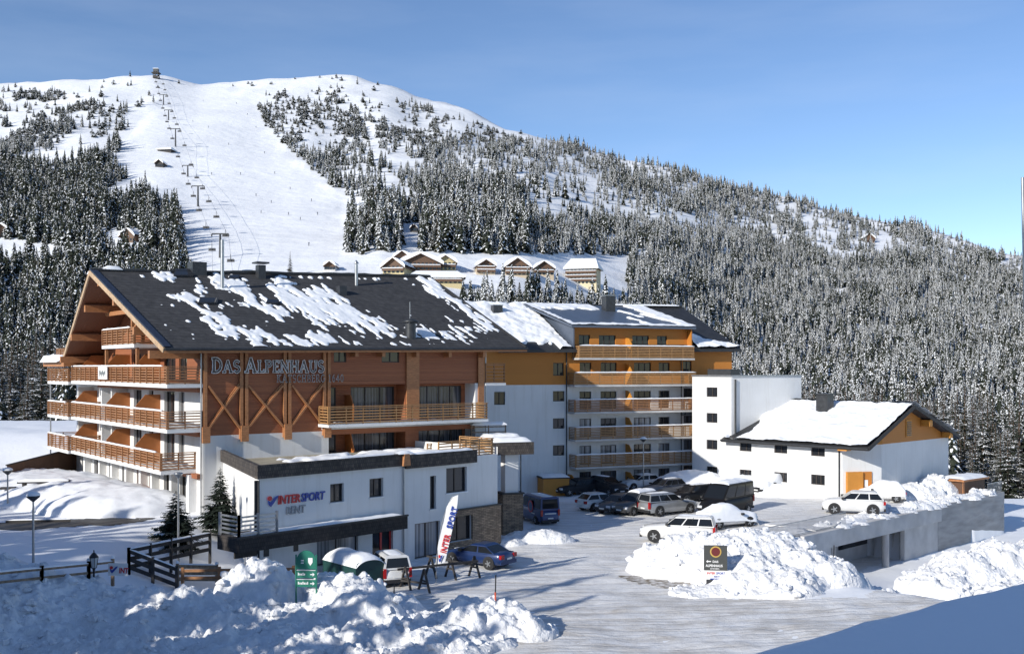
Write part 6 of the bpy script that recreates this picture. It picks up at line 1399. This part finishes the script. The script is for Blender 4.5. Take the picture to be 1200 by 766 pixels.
c0 = MB(); c0.beam((0, 0, 0), (0, 0, -3.0), .22, .22); c0.box(-1.7, 1.7, -.45, .35, -3.6, -3.35); c0.box(-1.7, 1.7, .3, .5, -3.6, -2.4); c0.box(-1.7, 1.7, -.5, -.35, -2.4, -2.25)
proto = None
for s in (-4.2, 4.2):
    k = 0
    for (p, q) in zip(line, line[1:]):
        n_ = max(2, int((q-p).length/52))
        for i in range(n_):
            c = p.lerp(q, (i+(.3 if s < 0 else .7))/n_)+Vector((s, 0, -1.1))
            if proto is None: proto = c0.build('lift_chair', 'chair', None, c); o = proto
            else: o = proto.copy(); COL.objects.link(o); o.location = c
            tag(o, 'empty dark lift chair hanging from the cable over the snow', 'lift chair', 'chairs of the chairlift')
# ---------------------------------------------------------------- skiers on the piste
def skin_mesh(joints, edges, name, mats):
    me = bpy.data.meshes.new(name); me.from_pydata([j[0] for j in joints], edges, []); o = bpy.data.objects.new(name, me); COL.objects.link(o)
    md_ = o.modifiers.new('s', 'SKIN'); o.modifiers.new('d', 'SUBSURF').levels = 1
    for i, j in enumerate(joints): me.skin_vertices[0].data[i].radius = (j[1], j[1])
    me.skin_vertices[0].data[0].use_root = True; bpy.context.view_layer.update()
    m2_ = bpy.data.meshes.new_from_object(o.evaluated_get(bpy.context.evaluated_depsgraph_get())); bpy.data.objects.remove(o); m2_.materials.append(M[mats]); return m2_
M['ski_suit'] = mat('dark_ski_clothing', (.03, .035, .06), .7)
J = [((0,0,.95),.16),((0,.02,1.3),.19),((0,.05,1.5),.08),((0,.03,1.72),.12),((.12,-.08,.5),.1),((.13,.02,.08),.07),((-.12,-.08,.5),.1),((-.13,.02,.08),.07),((.26,-.02,1.36),.08),((.34,-.15,1.08),.06),((-.26,-.02,1.36),.08),((-.34,-.15,1.08),.06),((.13,-.28,.05),.05),((-.13,-.28,.05),.05)]
sk_me = skin_mesh(J, [(0,1),(1,2),(2,3),(0,4),(4,5),(0,6),(6,7),(1,8),(8,9),(1,10),(10,11),(5,12),(7,13)], 'person', 'ski_suit')
for px, py in ((238,119),(277,122),(290,135),(226,143),(244,150),(300,150),(268,170),(310,180),(248,205),(322,204),(340,222),(300,230),(318,238),(365,236),(372,252),(338,252),(306,250),(352,258),(362,288),(282,205)):
    o = bpy.data.objects.new('person', sk_me); COL.objects.link(o); o.location = on_slope(px, py); o.rotation_euler.z = rt.random()*6; o.scale = (1.25,)*3
    tag(o, 'tiny skier in dark clothing on the open piste', 'person', 'skiers on the piste')
# lone dark spruce behind the roof ridge
o = bpy.data.objects.new('spruce_tree', NEAR[2]); COL.objects.link(o); q = on_slope(340, 323); o.location = q; o.scale = (q.y*30/F,)*3; tag(o, 'lone dark spruce standing behind the chalet roof ridge', 'tree')
# ---------------------------------------------------------------- light, sky, camera
AZ, EL = 45.8, 23.0     # the sun stands to the left and behind the camera
sd = Vector((-math.cos(R(AZ))*math.cos(R(EL)), -math.sin(R(AZ))*math.cos(R(EL)), math.sin(R(EL))))
sl = bpy.data.lights.new('sun', 'SUN'); sl.energy = 4.5; sl.angle = R(.5); sl.color = (1, .95, .86)
so = bpy.data.objects.new('sun', sl); COL.objects.link(so); so.rotation_euler = sd.to_track_quat('Z', 'Y').to_euler(); so.location = (-60, -60, 80)
w = bpy.data.worlds.new('World'); S.world = w; w.use_nodes = True; nt = w.node_tree
sk = nt.nodes.new('ShaderNodeTexSky'); sk.sky_type = 'NISHITA'; sk.sun_disc = False; sk.sun_elevation = R(EL)
sk.sun_rotation = math.atan2(sd.x, sd.y); sk.altitude = 2600; sk.air_density = 1.0; sk.dust_density = .15; sk.ozone_density = 1.6
bg = nt.nodes['Background']; bg.inputs['Strength'].default_value = .14; 
hsv = nt.nodes.new('ShaderNodeHueSaturation'); hsv.inputs['Saturation'].default_value = 1.08; hsv.inputs['Hue'].default_value = .504; nt.links.new(sk.outputs[0], hsv.inputs['Color'])
tcw = nt.nodes.new('ShaderNodeTexCoord'); mpw = nt.nodes.new('ShaderNodeMapping'); mpw.inputs['Scale'].default_value = (1.2, 1.2, 7); mpw.inputs['Rotation'].default_value = (R(7), R(5), 0); nt.links.new(tcw.outputs['Generated'], mpw.inputs[0])
nzw = nt.nodes.new('ShaderNodeTexNoise'); nzw.inputs['Scale'].default_value = 2.1; nzw.inputs['Detail'].default_value = 7; nzw.inputs['Roughness'].default_value = .55; nt.links.new(mpw.outputs[0], nzw.inputs['Vector'])
rgw = nt.nodes.new('ShaderNodeMapRange'); rgw.inputs[1].default_value = .5; rgw.inputs[2].default_value = .85; rgw.inputs[3].default_value = 0; rgw.inputs[4].default_value = .14; nt.links.new(nzw.outputs['Fac'], rgw.inputs[0])
mxw = nt.nodes.new('ShaderNodeMix'); mxw.data_type = 'RGBA'; mxw.inputs['B'].default_value = (5.2, 5.8, 6.8, 1); nt.links.new(hsv.outputs[0], mxw.inputs['A']); nt.links.new(rgw.outputs[0], mxw.inputs['Factor'])   # thin high cirrus
nt.links.new(mxw.outputs['Result'], bg.inputs['Color'])
cd = bpy.data.cameras.new('camera'); cd.sensor_width = 36; cd.lens = 36*F/1200; cd.shift_y = (HY-383)/1200; cd.clip_end = 6000; cd.clip_start = .5
co = bpy.data.objects.new('camera', cd); COL.objects.link(co); co.location = (0, 0, CZ); co.rotation_euler = (R(90), 0, 0); S.camera = co
S.view_settings.view_transform = 'Standard'; S.view_settings.look = 'None'; S.view_settings.exposure = .2; S.view_settings.gamma = 1; S.view_settings.use_curve_mapping = False
S.cycles.max_bounces = 5; S.cycles.diffuse_bounces = 3; S.cycles.glossy_bounces = 2; S.cycles.use_denoising = True
